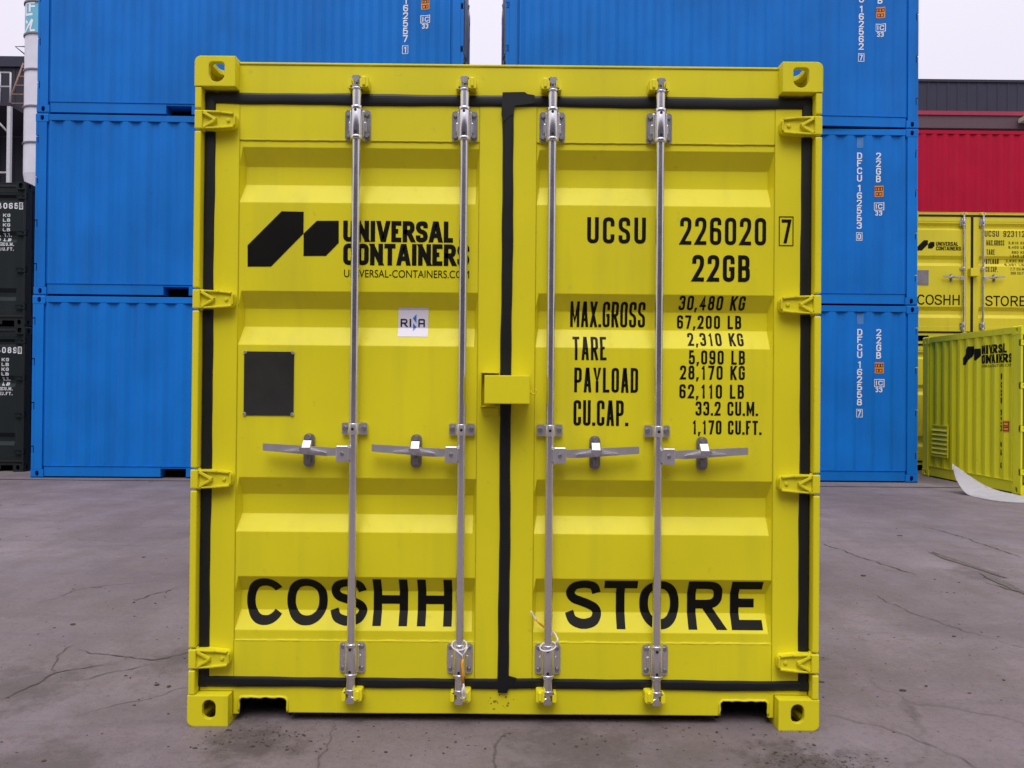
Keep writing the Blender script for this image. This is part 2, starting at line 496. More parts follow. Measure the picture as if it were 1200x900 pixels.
def grotesk(txt, x0, z0, x1, z1, s):
    bm = bmesh.new(); h = z1 - z0
    tot = sum(GROT_W[c] for c in txt) + sum(GROT_K[p + q] for p, q in zip(txt, txt[1:]))
    u = (x1 - x0) / tot; x = x0
    for i, c in enumerate(txt):
        stroke_glyph(bm, c, x, z0, GROT_W[c] * u, h, s, table=GROT)
        x += (GROT_W[c] + (GROT_K[txt[i:i + 2]] if i + 1 < len(txt) else 0)) * u
    return bm

HEAVY_W = {'I': .42, 'E': .84, 'L': .78, 'V': 1.12, 'A': 1.12, 'T': .92, 'N': 1.06}
def heavy_text(txt, x0, z0, x1, z1, s):
    return stroke_text(txt, x0, z0, x1, z1, s, .11, None, HEAVY_W)

def stroke_text(txt, x0, z0, x1, z1, s, gap=0.32, bm=None, GW=GW):
    bm = bm or bmesh.new()
    tot = sum(GW.get(c, 1.0) for c in txt) + gap * (len(txt) - 1)
    cw = (x1 - x0) / tot
    x = x0
    for c in txt:
        w = cw * GW.get(c, 1.0)
        stroke_glyph(bm, c, x, z0, w, z1 - z0, s)
        x += w + gap * cw
    return bm

def stroke_column(txt, x0, x1, ztop, pitch, h, s, bm=None):
    """letters one under the other"""
    bm = bm or bmesh.new()
    z = ztop
    for c in txt:
        if c != ' ': stroke_glyph(bm, c, x0, z - h, x1 - x0, h, s)
        z -= pitch * (0.4 if c == ' ' else 1)
    return bm

def box_outline(bm, x0, z0, x1, z1, s, lay=0.0):
    _ribbon(bm, [Vector(p) for p in ((x0, z0), (x0, z1), (x1, z1), (x1, z0))], s, True, lay)
    return bm

def rect_bm(x0, z0, x1, z1, lay=0.0, bm=None):
    bm = bm or bmesh.new()
    bm.faces.new([bm.verts.new((a, b, lay)) for a, b in ((x0, z0), (x1, z0), (x1, z1), (x0, z1))])
    return bm

def poly_bm(pts, lay=0.0, bm=None):
    bm = bm or bmesh.new()
    bm.faces.new([bm.verts.new((a, b, lay)) for a, b in pts])
    return bm

def font_text(txt, x0, z0, x1, z1, bold=0.0, spacing=1.0):
    cu = bpy.data.curves.new('t', 'FONT')
    cu.body = txt; cu.offset = bold; cu.resolution_u = 8; cu.space_character = spacing
    o = bpy.data.objects.new('t', cu)
    COL.objects.link(o)
    bpy.context.view_layer.update()
    me = o.to_mesh()
    bm = bmesh.new(); bm.from_mesh(me)
    o.to_mesh_clear()
    bpy.data.objects.remove(o); bpy.data.curves.remove(cu)
    xs = [v.co.x for v in bm.verts]; ys = [v.co.y for v in bm.verts]
    ax, bx, ay, by = min(xs), max(xs), min(ys), max(ys)
    for v in bm.verts:
        v.co = Vector((x0 + (v.co.x - ax) / (bx - ax) * (x1 - x0), z0 + (v.co.y - ay) / (by - ay) * (z1 - z0), 0))
    return bm

def conform(bm, bu, bv, mapper):
    """cut flat lettering where the panel folds and lay it on the panel: mapper(u, v, layer) -> xyz"""
    for axis, br in ((0, bu), (1, bv)):
        for b in br:
            co, no = [0, 0, 0], [0, 0, 0]
            co[axis] = b; no[axis] = 1
            bmesh.ops.bisect_plane(bm, geom=bm.verts[:] + bm.edges[:] + bm.faces[:], dist=1e-6, plane_co=co, plane_no=no)
    for v in bm.verts:
        v.co = Vector(mapper(v.co.x, v.co.y, v.co.z))
    return bm

def from_bm(name, bm, mat, parent=None):
    me = bpy.data.meshes.new(name)
    bm.to_mesh(me); bm.free()
    me.materials.append(mat)
    o = bpy.data.objects.new(name, me)
    COL.objects.link(o)
    if parent is not None: o.parent = parent
    return o

# ------------------------------------------------------------------ container builder
# local frame: door end at y = 0 facing -y, x across, length along +y, z up
CW_, CD_, CH_ = 0.158, 0.178, 0.118     # corner casting

def casting(root, W, H, L, sx, back, top, mat):
    mb = MB()
    t, r = 0.02, 0.024
    def mp(a, b, c):
        return (sx * (W / 2 - a), (L - b) if back else b, (H - c) if top else c)
    # end face (a, c) with its hole
    if top: hole = rrect(0.055, 0.023, 0.116, 0.101, (0.014, 0.014, 0.030, 0.030))
    else: hole = rrect(0.058, 0.028, 0.110, 0.102, 0.0255)
    mb.poly(rrect(0, 0, CW_, CH_, (r, 0, 0, 0)), 0, t, [hole], mp=lambda u, v, w: mp(u, w, v))
    # outer side face (b, c)
    hole = rrect(0.065, 0.026, 0.115, 0.100, 0.0245)
    mb.poly([(t, r), (CD_, r), (CD_, CH_), (t, CH_)], 0, t, [hole], mp=lambda u, v, w: mp(w, u, v))
    # top / underside face (a, b)
    hole = rrect(0.050, 0.030, 0.112, 0.150, 0.030)
    mb.poly([(r, t), (CW_, t), (CW_, CD_), (r, CD_)], 0, t, [hole], mp=lambda u, v, w: mp(u, v, w))
    # rounded edge between them
    arc = [(r - r * math.cos(k * PI / 10), r - r * math.sin(k * PI / 10)) for k in range(6)]
    inn = [(r, r)]
    ring = arc + inn
    mb.poly(ring, t, CD_, mp=lambda u, v, w: mp(u, w, v))
    # inner walls
    def bx(a0, a1, b0, b1, c0, c1):
        p, q = mp(a0, b0, c0), mp(a1, b1, c1)
        mb.box(min(p[0], q[0]), max(p[0], q[0]), min(p[1], q[1]), max(p[1], q[1]), min(p[2], q[2]), max(p[2], q[2]))
    bx(CW_ - 0.014, CW_, t, CD_, t, CH_)
    bx(t, CW_ - 0.014, CD_ - 0.012, CD_, t, CH_)
    bx(t, CW_ - 0.014, t, CD_ - 0.012, CH_ - 0.014, CH_)
    return mb.build('corner_casting', mat, root, recalc=True)

def corr_breaks(a, b, pitch):
    """break points (position, inset 0/1) of a trapezoid wave between a and b, flat outside at both ends"""
    n = max(1, int(round((b - a) / pitch)))
    p = (b - a) / n
    out_ = [(a, .7), (a + .022, .7), (a + .034, 0)]
    for k in range(n):
        s = a + .02 + k * (b - a - .04) / n
        p = (b - a - .04) / n
        out_ += [(s + p * .13, 0), (s + p * .375, 1), (s + p * .625, 1), (s + p * .87, 0)]
    out_ += [(b - .034, 0), (b - .022, .7), (b, .7)]
    return out_

def interp(br, x):
    if x <= br[0][0]: return br[0][1]
    for (a, va), (b, vb) in zip(br, br[1:]):
        if x <= b: return va + (vb - va) * (x - a) / max(b - a, 1e-9)
    return br[-1][1]

SIDE_OUT, SIDE_DEEP = 0.010, 0.032

def body(root, W, H, L, mat, pitch=0.278, pockets=True, hinge_z=(), door_end=True, rear_notch=False):
    """frame, side panels, roof, floor, rear end and the eight castings"""
    hw = W / 2
    f = MB()
    for sx in (-1, 1):
        def bx(a0, a1, y0, y1, z0, z1, bev=0.003):
            x0, x1 = sorted((sx * (hw - a0), sx * (hw - a1)))
            f.box(x0, x1, y0, y1, z0, z1, bev)
        # rear post, front post core, front flange in pieces between the hinges
        if rear_notch:
            bx(0.003, 0.150, L - 0.155, L - 0.0405, CH_, H - CH_)
            zz = [CH_ + .001]
            for hz in sorted(hinge_z): zz += [hz - .052, hz + .052]
            zz.append(H - CH_ - .001)
            for z0, z1 in zip(zz[0::2], zz[1::2]): bx(0.003, 0.150, L - 0.040, L - 0.003, z0, z1, .002)
            for hz in hinge_z: bx(0.004, 0.150, L - 0.028, L - 0.004, hz - .0515, hz + .038, .002)
        else: bx(0.003, 0.150, L - 0.155, L - 0.003, CH_, H - CH_)
        bx(0.004, 0.022, 0.050, 0.165, CH_, H - CH_)
        zs = [CH_ + 0.001]
        for hz in sorted(hinge_z): zs += [hz - 0.045, hz + 0.043]
        zs.append(H - CH_ - 0.001)
        for z0, z1 in zip(zs[0::2], zs[1::2]):
            bx(0.001, 0.0265, 0.002, 0.0495, z0, z1, 0.004)
        # rails
        bx(0.006, 0.070, CD_ + 0.001, L - CD_ - 0.001, H - 0.097, H - 0.010)
        segs = [(CD_ + 0.001, L - CD_ - 0.001)]
        if pockets:
            c = L / 2
            pk = [(c - 1.03 - .18, c - 1.03 + .18), (c + 1.03 - .18, c + 1.03 + .18)]
            segs = [(CD_ + 0.001, pk[0][0]), (pk[0][1], pk[1][0]), (pk[1][1], L - CD_ - 0.001)]
            for p0, p1 in pk:
                bx(0.0205, 0.060, p0 + 0.0005, p1 - 0.0005, 0.138, 0.1645, 0.0)
                # tunnel walls going in under the floor
                bx(0.062, 1.0, p0 - 0.012, p0, 0.020, 0.136, 0.0)
                bx(0.062, 1.0, p1, p1 + 0.012, 0.020, 0.136, 0.0)
                bx(0.062, 1.0, p0, p1, 0.136, 0.142, 0.0)
                bx(0.90, 0.99, p0 + 0.001, p1 - 0.001, 0.022, 0.135, 0.0)
        for s0, s1 in segs: bx(0.017, 0.060, s0, s1, 0.020, 0.165)
        bx(0.0075, 0.056, CD_ + 0.001, L - CD_ - 0.001, 0.1665, 0.174, 0.0)
    # rear end rails, front header box behind the doors, floor
    f.box(-hw + CW_ + 0.001, hw - CW_ - 0.001, L - 0.10, L - 0.006, H - 0.100, H - 0.010, 0.003)
    f.box(-hw + CW_ + 0.001, hw - CW_ - 0.001, L - 0.10, L - 0.006, 0.020, 0.170, 0.003)
    f.box(-hw + 0.075, hw - 0.075, 0.165, L - 0.105, 0.145, 0.166)
    if door_end:
        f.box(-hw + CW_ + 0.001, hw - CW_ - 0.001, 0.052, 0.15, H - 0.120, H - 0.012, 0.0)
    f.build('frame', mat, root)
    if door_end:
        uf = MB(); uf.box(-hw + 0.40, hw - 0.40, 0.135, L - 0.2, 0.012, 0.036); uf.box(-hw + 0.20, hw - 0.20, 0.72, L - 0.3, 0.0125, 0.100)
        uf.build('underframe_shade', M['underseal_shade'], root)  # black boxes under the floor darken the shadow gap below the sill
    br = corr_breaks(0.165, L - 0.155, pitch)
    for sx in (-1, 1):
        s = MB()
        s.grid([[(sx * (hw - SIDE_OUT - SIDE_DEEP * d), y, z) for y, d in br] for z in (0.1735, H - 0.092)])
        s.build('side_panel', mat, root)
    r = MB()
    r.box(-hw + 0.068, hw - 0.068, 0.14, L - 0.09, H - 0.040, H - 0.022, 0.0)
    for k in range(int((L - 0.4) / 0.22)):
        y = 0.25 + k * 0.22
        r.box(-hw + 0.16, hw - 0.16, y, y + 0.09, H - 0.0215, H - 0.008, 0.006, 1)
    r.build('roof_panel', mat, root)
    e_ = MB()
    ebr = corr_breaks(-hw + 0.15, hw - 0.15, 0.25)
    e_.grid([[(x, L - 0.014 - 0.045 * d, z) for x, d in ebr] for z in (0.165, H - 0.095)])
    e_.build('end_panel', mat, root)
    for sx in (-1, 1):
        for back in (False, True):
            for top in (False, True):
                casting(root, W, H, L, sx, back, top, mat)
    return br

DOOR_Y, SHEET_Y, DIP, RAMP = 0.045, 0.051, 0.040, 0.013

class DoorEnd:
    """two hinged leaves with seals, hinges, locking bars and handles"""
    def __init__(self, root, W, H, mat, prof, hinge_z, bars, panels, handle_z=1.075, mid_z=1.150, metal='zinc', keeper='keeper',
                 handle_len=0.345, catch_off=0.178, weld=(0.320, 2.280), fine=True, hdr=.126):
        self.prof, self.panels, self.up = prof, panels, .126 - hdr
        hw = W / 2
        self.doors = []
        zb, zt = weld
        # header and sill belong to the container
        hd = MB()
        hd.box(-hw + CW_ - 0.004, hw - CW_ + 0.004, 0.050, 0.0515, H - hdr - 0.002, H - 0.012, 0.0)
        hd.box(-hw + CW_ + 0.001, hw - CW_ - 0.001, 0.046, 0.080, H - 0.013, H - 0.004, 0.002)
        hd.build('door_header', mat, root)
        sl = MB()
        pk0, pk1 = hw - 0.373, hw - 0.183
        n = 9
        notch = lambda s: [(s * pk0, 0.037), (s * pk0, 0.083), (s * (pk0 + .012), 0.094)] + \
            [(s * (pk0 + .012 + (pk1 - pk0 - .024) * k / n), 0.094 + 0.0012 * math.sin(k * 2.3 + s)) for k in range(1, n)] + \
            [(s * (pk1 - .010), 0.095), (s * pk1, 0.085), (s * pk1, 0.030)]
        out_l = [(-hw + CW_ + .002, 0.030)]
        pts = [(-hw + CW_ + .003, 0.120), (-hw + CW_ + .003, 0.030)]
        pts += [(x, z) for x, z in notch(-1)[::-1]]
        pts += [(-.5, .0365), (-.2, .0375), (.1, .0365), (.45, .0372)]
        pts += notch(1)
        pts += [(hw - CW_ - .003, 0.030), (hw - CW_ - .003, 0.120), (hw - 0.03, 0.120), (hw - 0.03, 0.142), (-hw + 0.03, 0.142), (-hw + 0.03, 0.120)]
        sl.poly(pts, 0.048, 0.060)
        for s in (-1, 1):
            x0, x1 = sorted((s * pk0, s * pk1))
            fp = MB()
            fp.box(x0 - 0.014, x0 - 0.002, 0.0605, 0.7, 0.022, 0.110)
            fp.box(x1 + 0.002, x1 + 0.014, 0.0605, 0.7, 0.022, 0.110)
            fp.box(x0 - 0.001, x1 + 0.001, 0.0605, 0.7, 0.098, 0.110)
            fp.box(x0 - 0.001, x1 + 0.001, 0.60, 0.62, 0.0205, 0.0975)
            fp.build('fork_pocket', M['underseal_shade'], root)
        sl.box(-pk0 + 0.02, pk0 - 0.02, 0.0605, 0.13, 0.040, 0.135)
        if fine:
            rw = random.Random(21)
            for s_ in (-1, 1):
                pth = []
                for (xa, za), (xb, zb_) in zip(notch(s_), notch(s_)[1:]):
                    kk = max(1, int(math.hypot(xb - xa, zb_ - za) / .008))
                    pth += [(xa + (xb - xa) * i / kk + rw.uniform(-.0008, .0008), .047, za + (zb_ - za) * i / kk + .003 + rw.uniform(-.001, .001)) for i in range(kk)]
                sl.tube(pth, [rw.uniform(.0035, .0055) for _ in pth], 6)
        sl.build('door_sill', mat, root)
        # seals, one continuous dark frame plus the centre strip
        g = MB()
        gy0, gy1 = 0.037, 0.056
        gw = .046 if fine else .036
        zT0, zT1, zB0, zB1 = H - hdr - gw, H - hdr, 0.136, 0.136 + gw - .005
        xo, xi = hw - 0.025, hw - 0.068
        def strip(p0, p1, a0, a1, horiz, seed, y_=0.0):
            rn = random.Random(seed); N = max(8, int((p1 - p0) / .035))
            ph = [rn.uniform(0, 6.28) for _ in range(6)]
            rows = []
            for i in range(N + 1):
                t = p0 + (p1 - p0) * i / N
                w0 = .0012 * math.sin(t * 5.3 + ph[0]) + .0009 * math.sin(t * 13 + ph[1]) + .0006 * math.sin(t * 29 + ph[4])
                w1 = .0012 * math.sin(t * 4.7 + ph[2]) + .0009 * math.sin(t * 11 + ph[3]) + .0006 * math.sin(t * 31 + ph[5])
                e0, e1 = a0 + w0, a1 + w1; wd = e1 - e0
                sec = [(e0, gy1), (e0 + .0005, gy0 + .008), (e0 + .004, gy0 + .002), (e0 + wd * .22, gy0), (e0 + wd * .40, gy0 - .0006), (e0 + wd * .60, gy0 - .0006),
                       (e0 + wd * .78, gy0), (e1 - .004, gy0 + .002), (e1 - .0005, gy0 + .008), (e1, gy1)]
                rows.append([(t, y + y_, a) if horiz else (a, y + y_, t) for a, y in sec])
            g.grid(rows)
        if fine:
            strip(-xo, xo, zT0, zT1, True, 1); strip(-xo, xo, zB0, zB1, True, 2)
            strip(zB0 + .002, zT1 - .002, -xo, -xi, False, 3, -.0006); strip(zB0 + .002, zT1 - .002, xi, xo, False, 4, -.0006)
            strip(zB1 - .006, zT0 + .006, -.025, .0195, False, 5, -.002)
        else:
          g.box(-xo, xo, gy0, gy1, zT0, zT1, 0.006)
          g.box(-xo, xo, gy0, gy1, zB0, zB1, 0.006)
          for s in (-1, 1):
            a, b = sorted((s * xo, s * xi))
            g.box(a, b, gy0 + .0004, gy1, zB1 - 0.004, zT0 + 0.004, 0.006)
          g.box(-0.025, 0.0195, gy0 - 0.002, gy1, zB1 - 0.006, zT0 + 0.006, 0.008)
        if fine:
            g.poly([(-0.030, H - 0.205), (-0.026, H - 0.118), (0.060, H - 0.116), (0.072, H - 0.124), (0.10, H - 0.128), (0.1, H - 0.160), (0.022, H - 0.170), (0.018, H - 0.20), (-0.022, H - 0.235)], gy0 - 0.004, gy0 + 0.002)
            g.poly([(-0.023, 0.125), (0.012, 0.124), (0.024, 0.150), (0.05, 0.182), (0.020, 0.190), (-0.024, 0.188)], gy0 - 0.003, gy0 + 0.002)
        g.build('door_gasket', M['rubber'], root)
        for side, (x0, x1) in enumerate(panels):
            s = -1 if side == 0 else 1
            d = MB()
            ox0, ox1 = (-hw + 0.030, -0.004) if s < 0 else (0.004, hw - 0.030)
            d.box(ox0, x0, DOOR_Y, 0.09, 0.15, H - hdr - 0.014, 0.002)
            d.box(x1, ox1, DOOR_Y, 0.09, 0.15, H - hdr - 0.014, 0.002)
            d.box(x0 + .0005, x1 - .0005, DOOR_Y + 0.0012, 0.09, zt, H - hdr - 0.0145, 0.002)
            d.box(x0 + .0005, x1 - .0005, DOOR_Y + 0.0012, 0.09, 0.1505, zb, 0.002)
            d.box(ox0 + 0.01, ox1 - 0.01, 0.095, 0.105, 0.16, H - hdr - 0.024)
            e = RAMP
            xs = [(x0 + .0005, 0), (x0 + e, 1), (x1 - e, 1), (x1 - .0005, 0)]
            d.grid([[(x, SHEET_Y + DIP * f * p, z) for x, f in xs] for z, p in prof])
            if fine:
                rw = random.Random(31 + side)
                for zz, rr_ in ((zb - .001, .0030), (zt + .0005, .0022)):
                    n_ = int((x1 - x0) / .012)
                    pth = [(x0 + .004 + (x1 - x0 - .008) * i / n_, SHEET_Y - .002, zz + rw.uniform(-.0007, .0007)) for i in range(n_ + 1)]
                    d.tube(pth, [rr_ * rw.uniform(.75, 1.3) for _ in pth], 6)
            door = d.build('door', mat, root)
            self.doors.append(door)
            for hz in hinge_z: self.hinge(door, s, hw, hz, mat)
            for bx in bars[side]: self.bar(door, s, bx, H, handle_z, mid_z, metal, handle_len, catch_off, fine)
        # keepers welded to header and sill
        for side in (0, 1):
            for bx in bars[side]:
                for z, up in ((H - 0.100 + .75 * self.up, 1), (0.122, -1)):
                    k = MB()
                    q = 1 if side == 0 else -1
                    k.poly(rrect(bx + q * .013 if q > 0 else bx - .046, z - .018, bx + .046 if q > 0 else bx - .013, z + .026, .008), -0.006, 0.048)
                    k.box(bx + q * .030 - .006, bx + q * .030 + .006, -0.013, 0.02, z - .012, z + .022, .003)
                    k.poly(rrect(bx - q * .034 if q > 0 else bx + .018, z - .020, bx - .018 if q > 0 else bx + .034, z + .016, .006), -0.002, 0.048)
                    k.box(bx - .03, bx + .03, 0.040, 0.0475, z - .008, z + .008)
                    k.build('cam_keeper', M[keeper], root)

    def hinge(self, door, s, hw, z, mat):
        h = MB()
        X = lambda a: s * (hw - a)
        # body: square at the post, tapering to a round tongue on the leaf
        out_ = [(0.001, -.036), (0.075, -.036), (0.095, -.035), (0.142, -.030), (0.150, -.027), (0.1555, -.020), (0.158, -.010), (0.158, .010), (0.1555, .020), (0.150, .027), (0.142, .030), (0.095, .035), (0.075, .036), (0.001, .036)]
        h.poly([(X(a), z + b) for a, b in out_], 0.014, 0.044)
        # post lug, rims and the raised chevron
        a, b = sorted((X(0.001), X(0.030)))
        h.box(a, b, 0.001, 0.046, z - .0365, z + .0365, 0.003)
        def rib(p, q, w, y0=0.003):
            p, q = Vector((X(p[0]), z + p[1])), Vector((X(q[0]), z + q[1]))
            dd = (q - p).normalized(); nn = Vector((-dd.y, dd.x)) * w / 2
            h.poly([tuple(p + nn), tuple(q + nn), tuple(q - nn), tuple(p - nn)], y0, 0.0142)
        rib((0.028, -.033), (0.100, -.030), .007); rib((0.028, .033), (0.100, .030), .007)
        rib((0.100, -.030), (0.148, -.025), .007, .006); rib((0.100, .030), (0.148, .025), .007, .006)
        rib((0.034, .028), (0.082, .000), .011, .0015); rib((0.034, -.028), (0.082, .000), .011, .0018)
        h.cyl((X(0.128), 0.0145, z), (X(0.128), 0.009, z), 0.007, seg=10)
        rib((0.152, -.019), (0.152, .019), .007, .009)
        h.cyl((X(0.024), 0.026, z - 0.044), (X(0.024), 0.026, z + 0.042), 0.009, seg=12)
        h.build('hinge', mat, door)

    def bar(self, door, s, x, H, hz, mz, metal, hl, co, fine):
        mt = M[metal]; y = 0.012
        b = MB()
        b.cyl((x, y, 0.150), (x, y, H - 0.140 + self.up * .7), 0.0165, seg=20)
        b.build('lock_bar', mt, door)
        for top in (True, False):
            d = 1 if top else -1
            zc = (H - 0.252 + self.up) if top else 0.257          # plate centre
            g = MB()
            g.poly(rrect(x - .050, zc - .059, x + .050, zc + .059, .012), 0.038, DOOR_Y - 0.0005)
            sl0, sl1 = zc - .062, zc + .062
            g.cyl((x, y, sl0), (x, y, sl1), 0.0225, seg=20, bev=0.003)
            g.cyl((x, y, sl0 - .003), (x, y, sl0 + .012), 0.0245, seg=20, bev=0.003)
            g.cyl((x, y, sl1 - .012), (x, y, sl1 + .003), 0.0245, seg=20, bev=0.003)
            g.box(x - .028, x + .028, 0.014, 0.038, zc - .050, zc + .050, .004)
            for bx in (-.036, .036):
                g.box(x + bx * .83 - .004, x + bx * .83 + .004, .026, .038, zc - .028, zc + .010, .003)
            g.build('guide_bracket', mt, door)
            if fine:
                for bx in (-.036, .036):
                    for bz in (-.042, .042):
                        bl = MB()
                        bl.cyl((x + bx, .0385, zc + bz), (x + bx, .0285, zc + bz), .0095, .008, seg=8)
                        bl.build('bolt', M['bolt'], door)
                for bz in (-.041, .045):
                    ho = MB(); ho.cyl((x - .001, y - .0210, zc + bz), (x - .001, y - .0232, zc + bz), .0055, seg=12)
                    ho.build('guide_hole_shade', M['hole'], door)  # raised black disc painted as the shade inside a hole
            # neck and forged cam
            c = MB()
            ze = sl1 + .003 if top else sl0 - .003
            zk = (H - 0.100 + .75 * self.up) if top else 0.122
            c.cyl((x, y, ze), (x, y, zk - d * .020), 0.0185, 0.0175, seg=18)
            c.cyl((x, y, zk - d * .024), (x, y, zk - d * .016), 0.0215, seg=18, bev=.002)
            c.cyl((x, y, zk - d * .018), (x, y, zk + d * .030), 0.011, 0.015, seg=14)
            q = s
            c.poly([(x - .018, zk + d * .022), (x - .011, zk + d * .029), (x + .011, zk + d * .029), (x + .018, zk + d * .020), (x + .010, zk + d * .010), (x, zk + d * .002), (x - .012, zk + d * .008)], y - .018, y + .006)
            c.poly([(x - .026, zk - d * .012), (x - .010, zk - d * .006), (x + .014, zk - d * .006), (x + .026, zk - d * .014), (x + .014, zk - d * .022), (x - .016, zk - d * .024)], y - .014, y + .008)
            c.tube([(x - q * .006, y - .010, zk + d * .006), (x - q * .026, y - .014, zk + d * .015), (x - q * .033, y - .014, zk + d * .022)], .0042, 8)
            c.build('lock_cam', mt, door)
        # mid bracket
        g = MB()
        g.poly(rrect(x - .050, mz - .023, x + .050, mz + .023, .007), 0.034, DOOR_Y - 0.0005)
        g.cyl((x, y, mz - .022), (x, y, mz + .022), .0205, seg=20, bev=.002)
        g.box(x - .022, x + .022, .012, .036, mz - .0215, mz + .0215, .003)
        g.build('guide_bracket', M['zinc_dull'] if metal == 'zinc' else mt, door)
        if fine:
            for bx in (-.037, .037):
                bl = MB(); bl.cyl((x + bx, .0345, mz + .001), (x + bx, .0235, mz + .001), .0105, .009, seg=8)
                bl.build('bolt', M['bolt'], door)
            ho = MB(); ho.cyl((x, y - .0195, mz), (x, y - .0212, mz), .0055, seg=12); ho.build('guide_hole_shade', M['hole'], door)  # another black disc in place of a shaded hole
        # handle: hub on the bar, flat lever, spear-shaped stiffener
        X = lambda a: x + s * a
        h = MB()
        a, bb = sorted((X(.014), X(.062)))
        h.box(a, bb, -.016, .016, hz - .052, hz + .012, .004)
        h.box(min(X(.010), X(.03)), max(X(.010), X(.03)), -.006, .010, hz - .046, hz + .006, .003)
        lever = [(.058, -.028), (.10, -.030), (.20, -.022), (hl * .995, -.011), (hl, -.009), (hl, .015), (hl * .995, .017), (.20, .010), (.10, .004), (.058, .002)]
        h.poly([(X(p), hz + q) for p, q in lever], -.006, .004)
        spear = [(.100, -.016), (.150, -.022), (.180, -.023), (.215, -.020), (.262, -.011), (.215, -.004), (.180, .001), (.150, -.003)]
        h.poly([(X(p), hz + q) for p, q in spear], -.016, -.0055)
        h.poly([(X(.105 + (p - .1) * .8), hz + q * .45 - .006) for p, q in spear], -.021, -.0155)
        h.build('handle', M['zinc_dull'] if metal == 'zinc' else mt, door)
        if fine: bl = MB(); bl.cyl((X(.038), -.0155, hz - .020), (X(.038), -.021, hz - .020), .0085, .007, seg=8); bl.build('bolt', M['bolt'], door)
        # catch that holds the lever
        c = MB()
        cx = X(co)
        c.poly(rrect(cx - .021, hz - .076, cx + .021, hz + .054, .019), .036, DOOR_Y + .003)
        c.box(cx - .010, cx + .010, .010, .037, hz - .060, hz - .035, .003)
        c.build('handle_catch', M['bolt'] if metal == 'zinc' else mt, door)
        c = MB()
        c.poly([(.034, hz + .008), (.034, hz + .029), (.010, hz + .029), (-.024, hz - .007), (-.024, hz - .012), (.004, hz + .010)], cx - .0155, cx + .0155, mp=lambda u, v, w: (w, u, v))
        c.poly([(cx - .019, hz + .004), (cx + .019, hz + .004), (cx + .023, hz - .002), (cx + .010, hz - .015), (cx, hz - .021), (cx - .010, hz - .015), (cx - .023, hz - .002)], -.031, -.0245)
        c.cyl((cx, .0365, hz + .041), (cx, .020, hz + .041), .0115, .010, seg=10)
        c.build('catch_clip', mt, door)

    def surf(self, side, x, z):
        x0, x1 = self.panels[side]
        zb, zt = self.prof[0][0], self.prof[-1][0]
        if x <= x0 or x >= x1: return DOOR_Y
        if z >= zt or z <= zb: return DOOR_Y + .0012
        f = max(0.0, min(1.0, (x - x0) / RAMP, (x1 - x) / RAMP))
        return SHEET_Y + DIP * f * interp(self.prof, z)

    def letter(self, side, name, bm, mat, lift=0.0012):
        x0, x1 = self.panels[side]
        bu = [x0, x0 + .0008, x0 + RAMP, x1 - RAMP, x1 - .0008, x1]
        bv = [z for z, _ in self.prof]
        conform(bm, bu, bv, lambda u, v, w: (u, self.surf(side, u, v) - lift - w, v))
        return from_bm(name, bm, mat, self.doors[side])

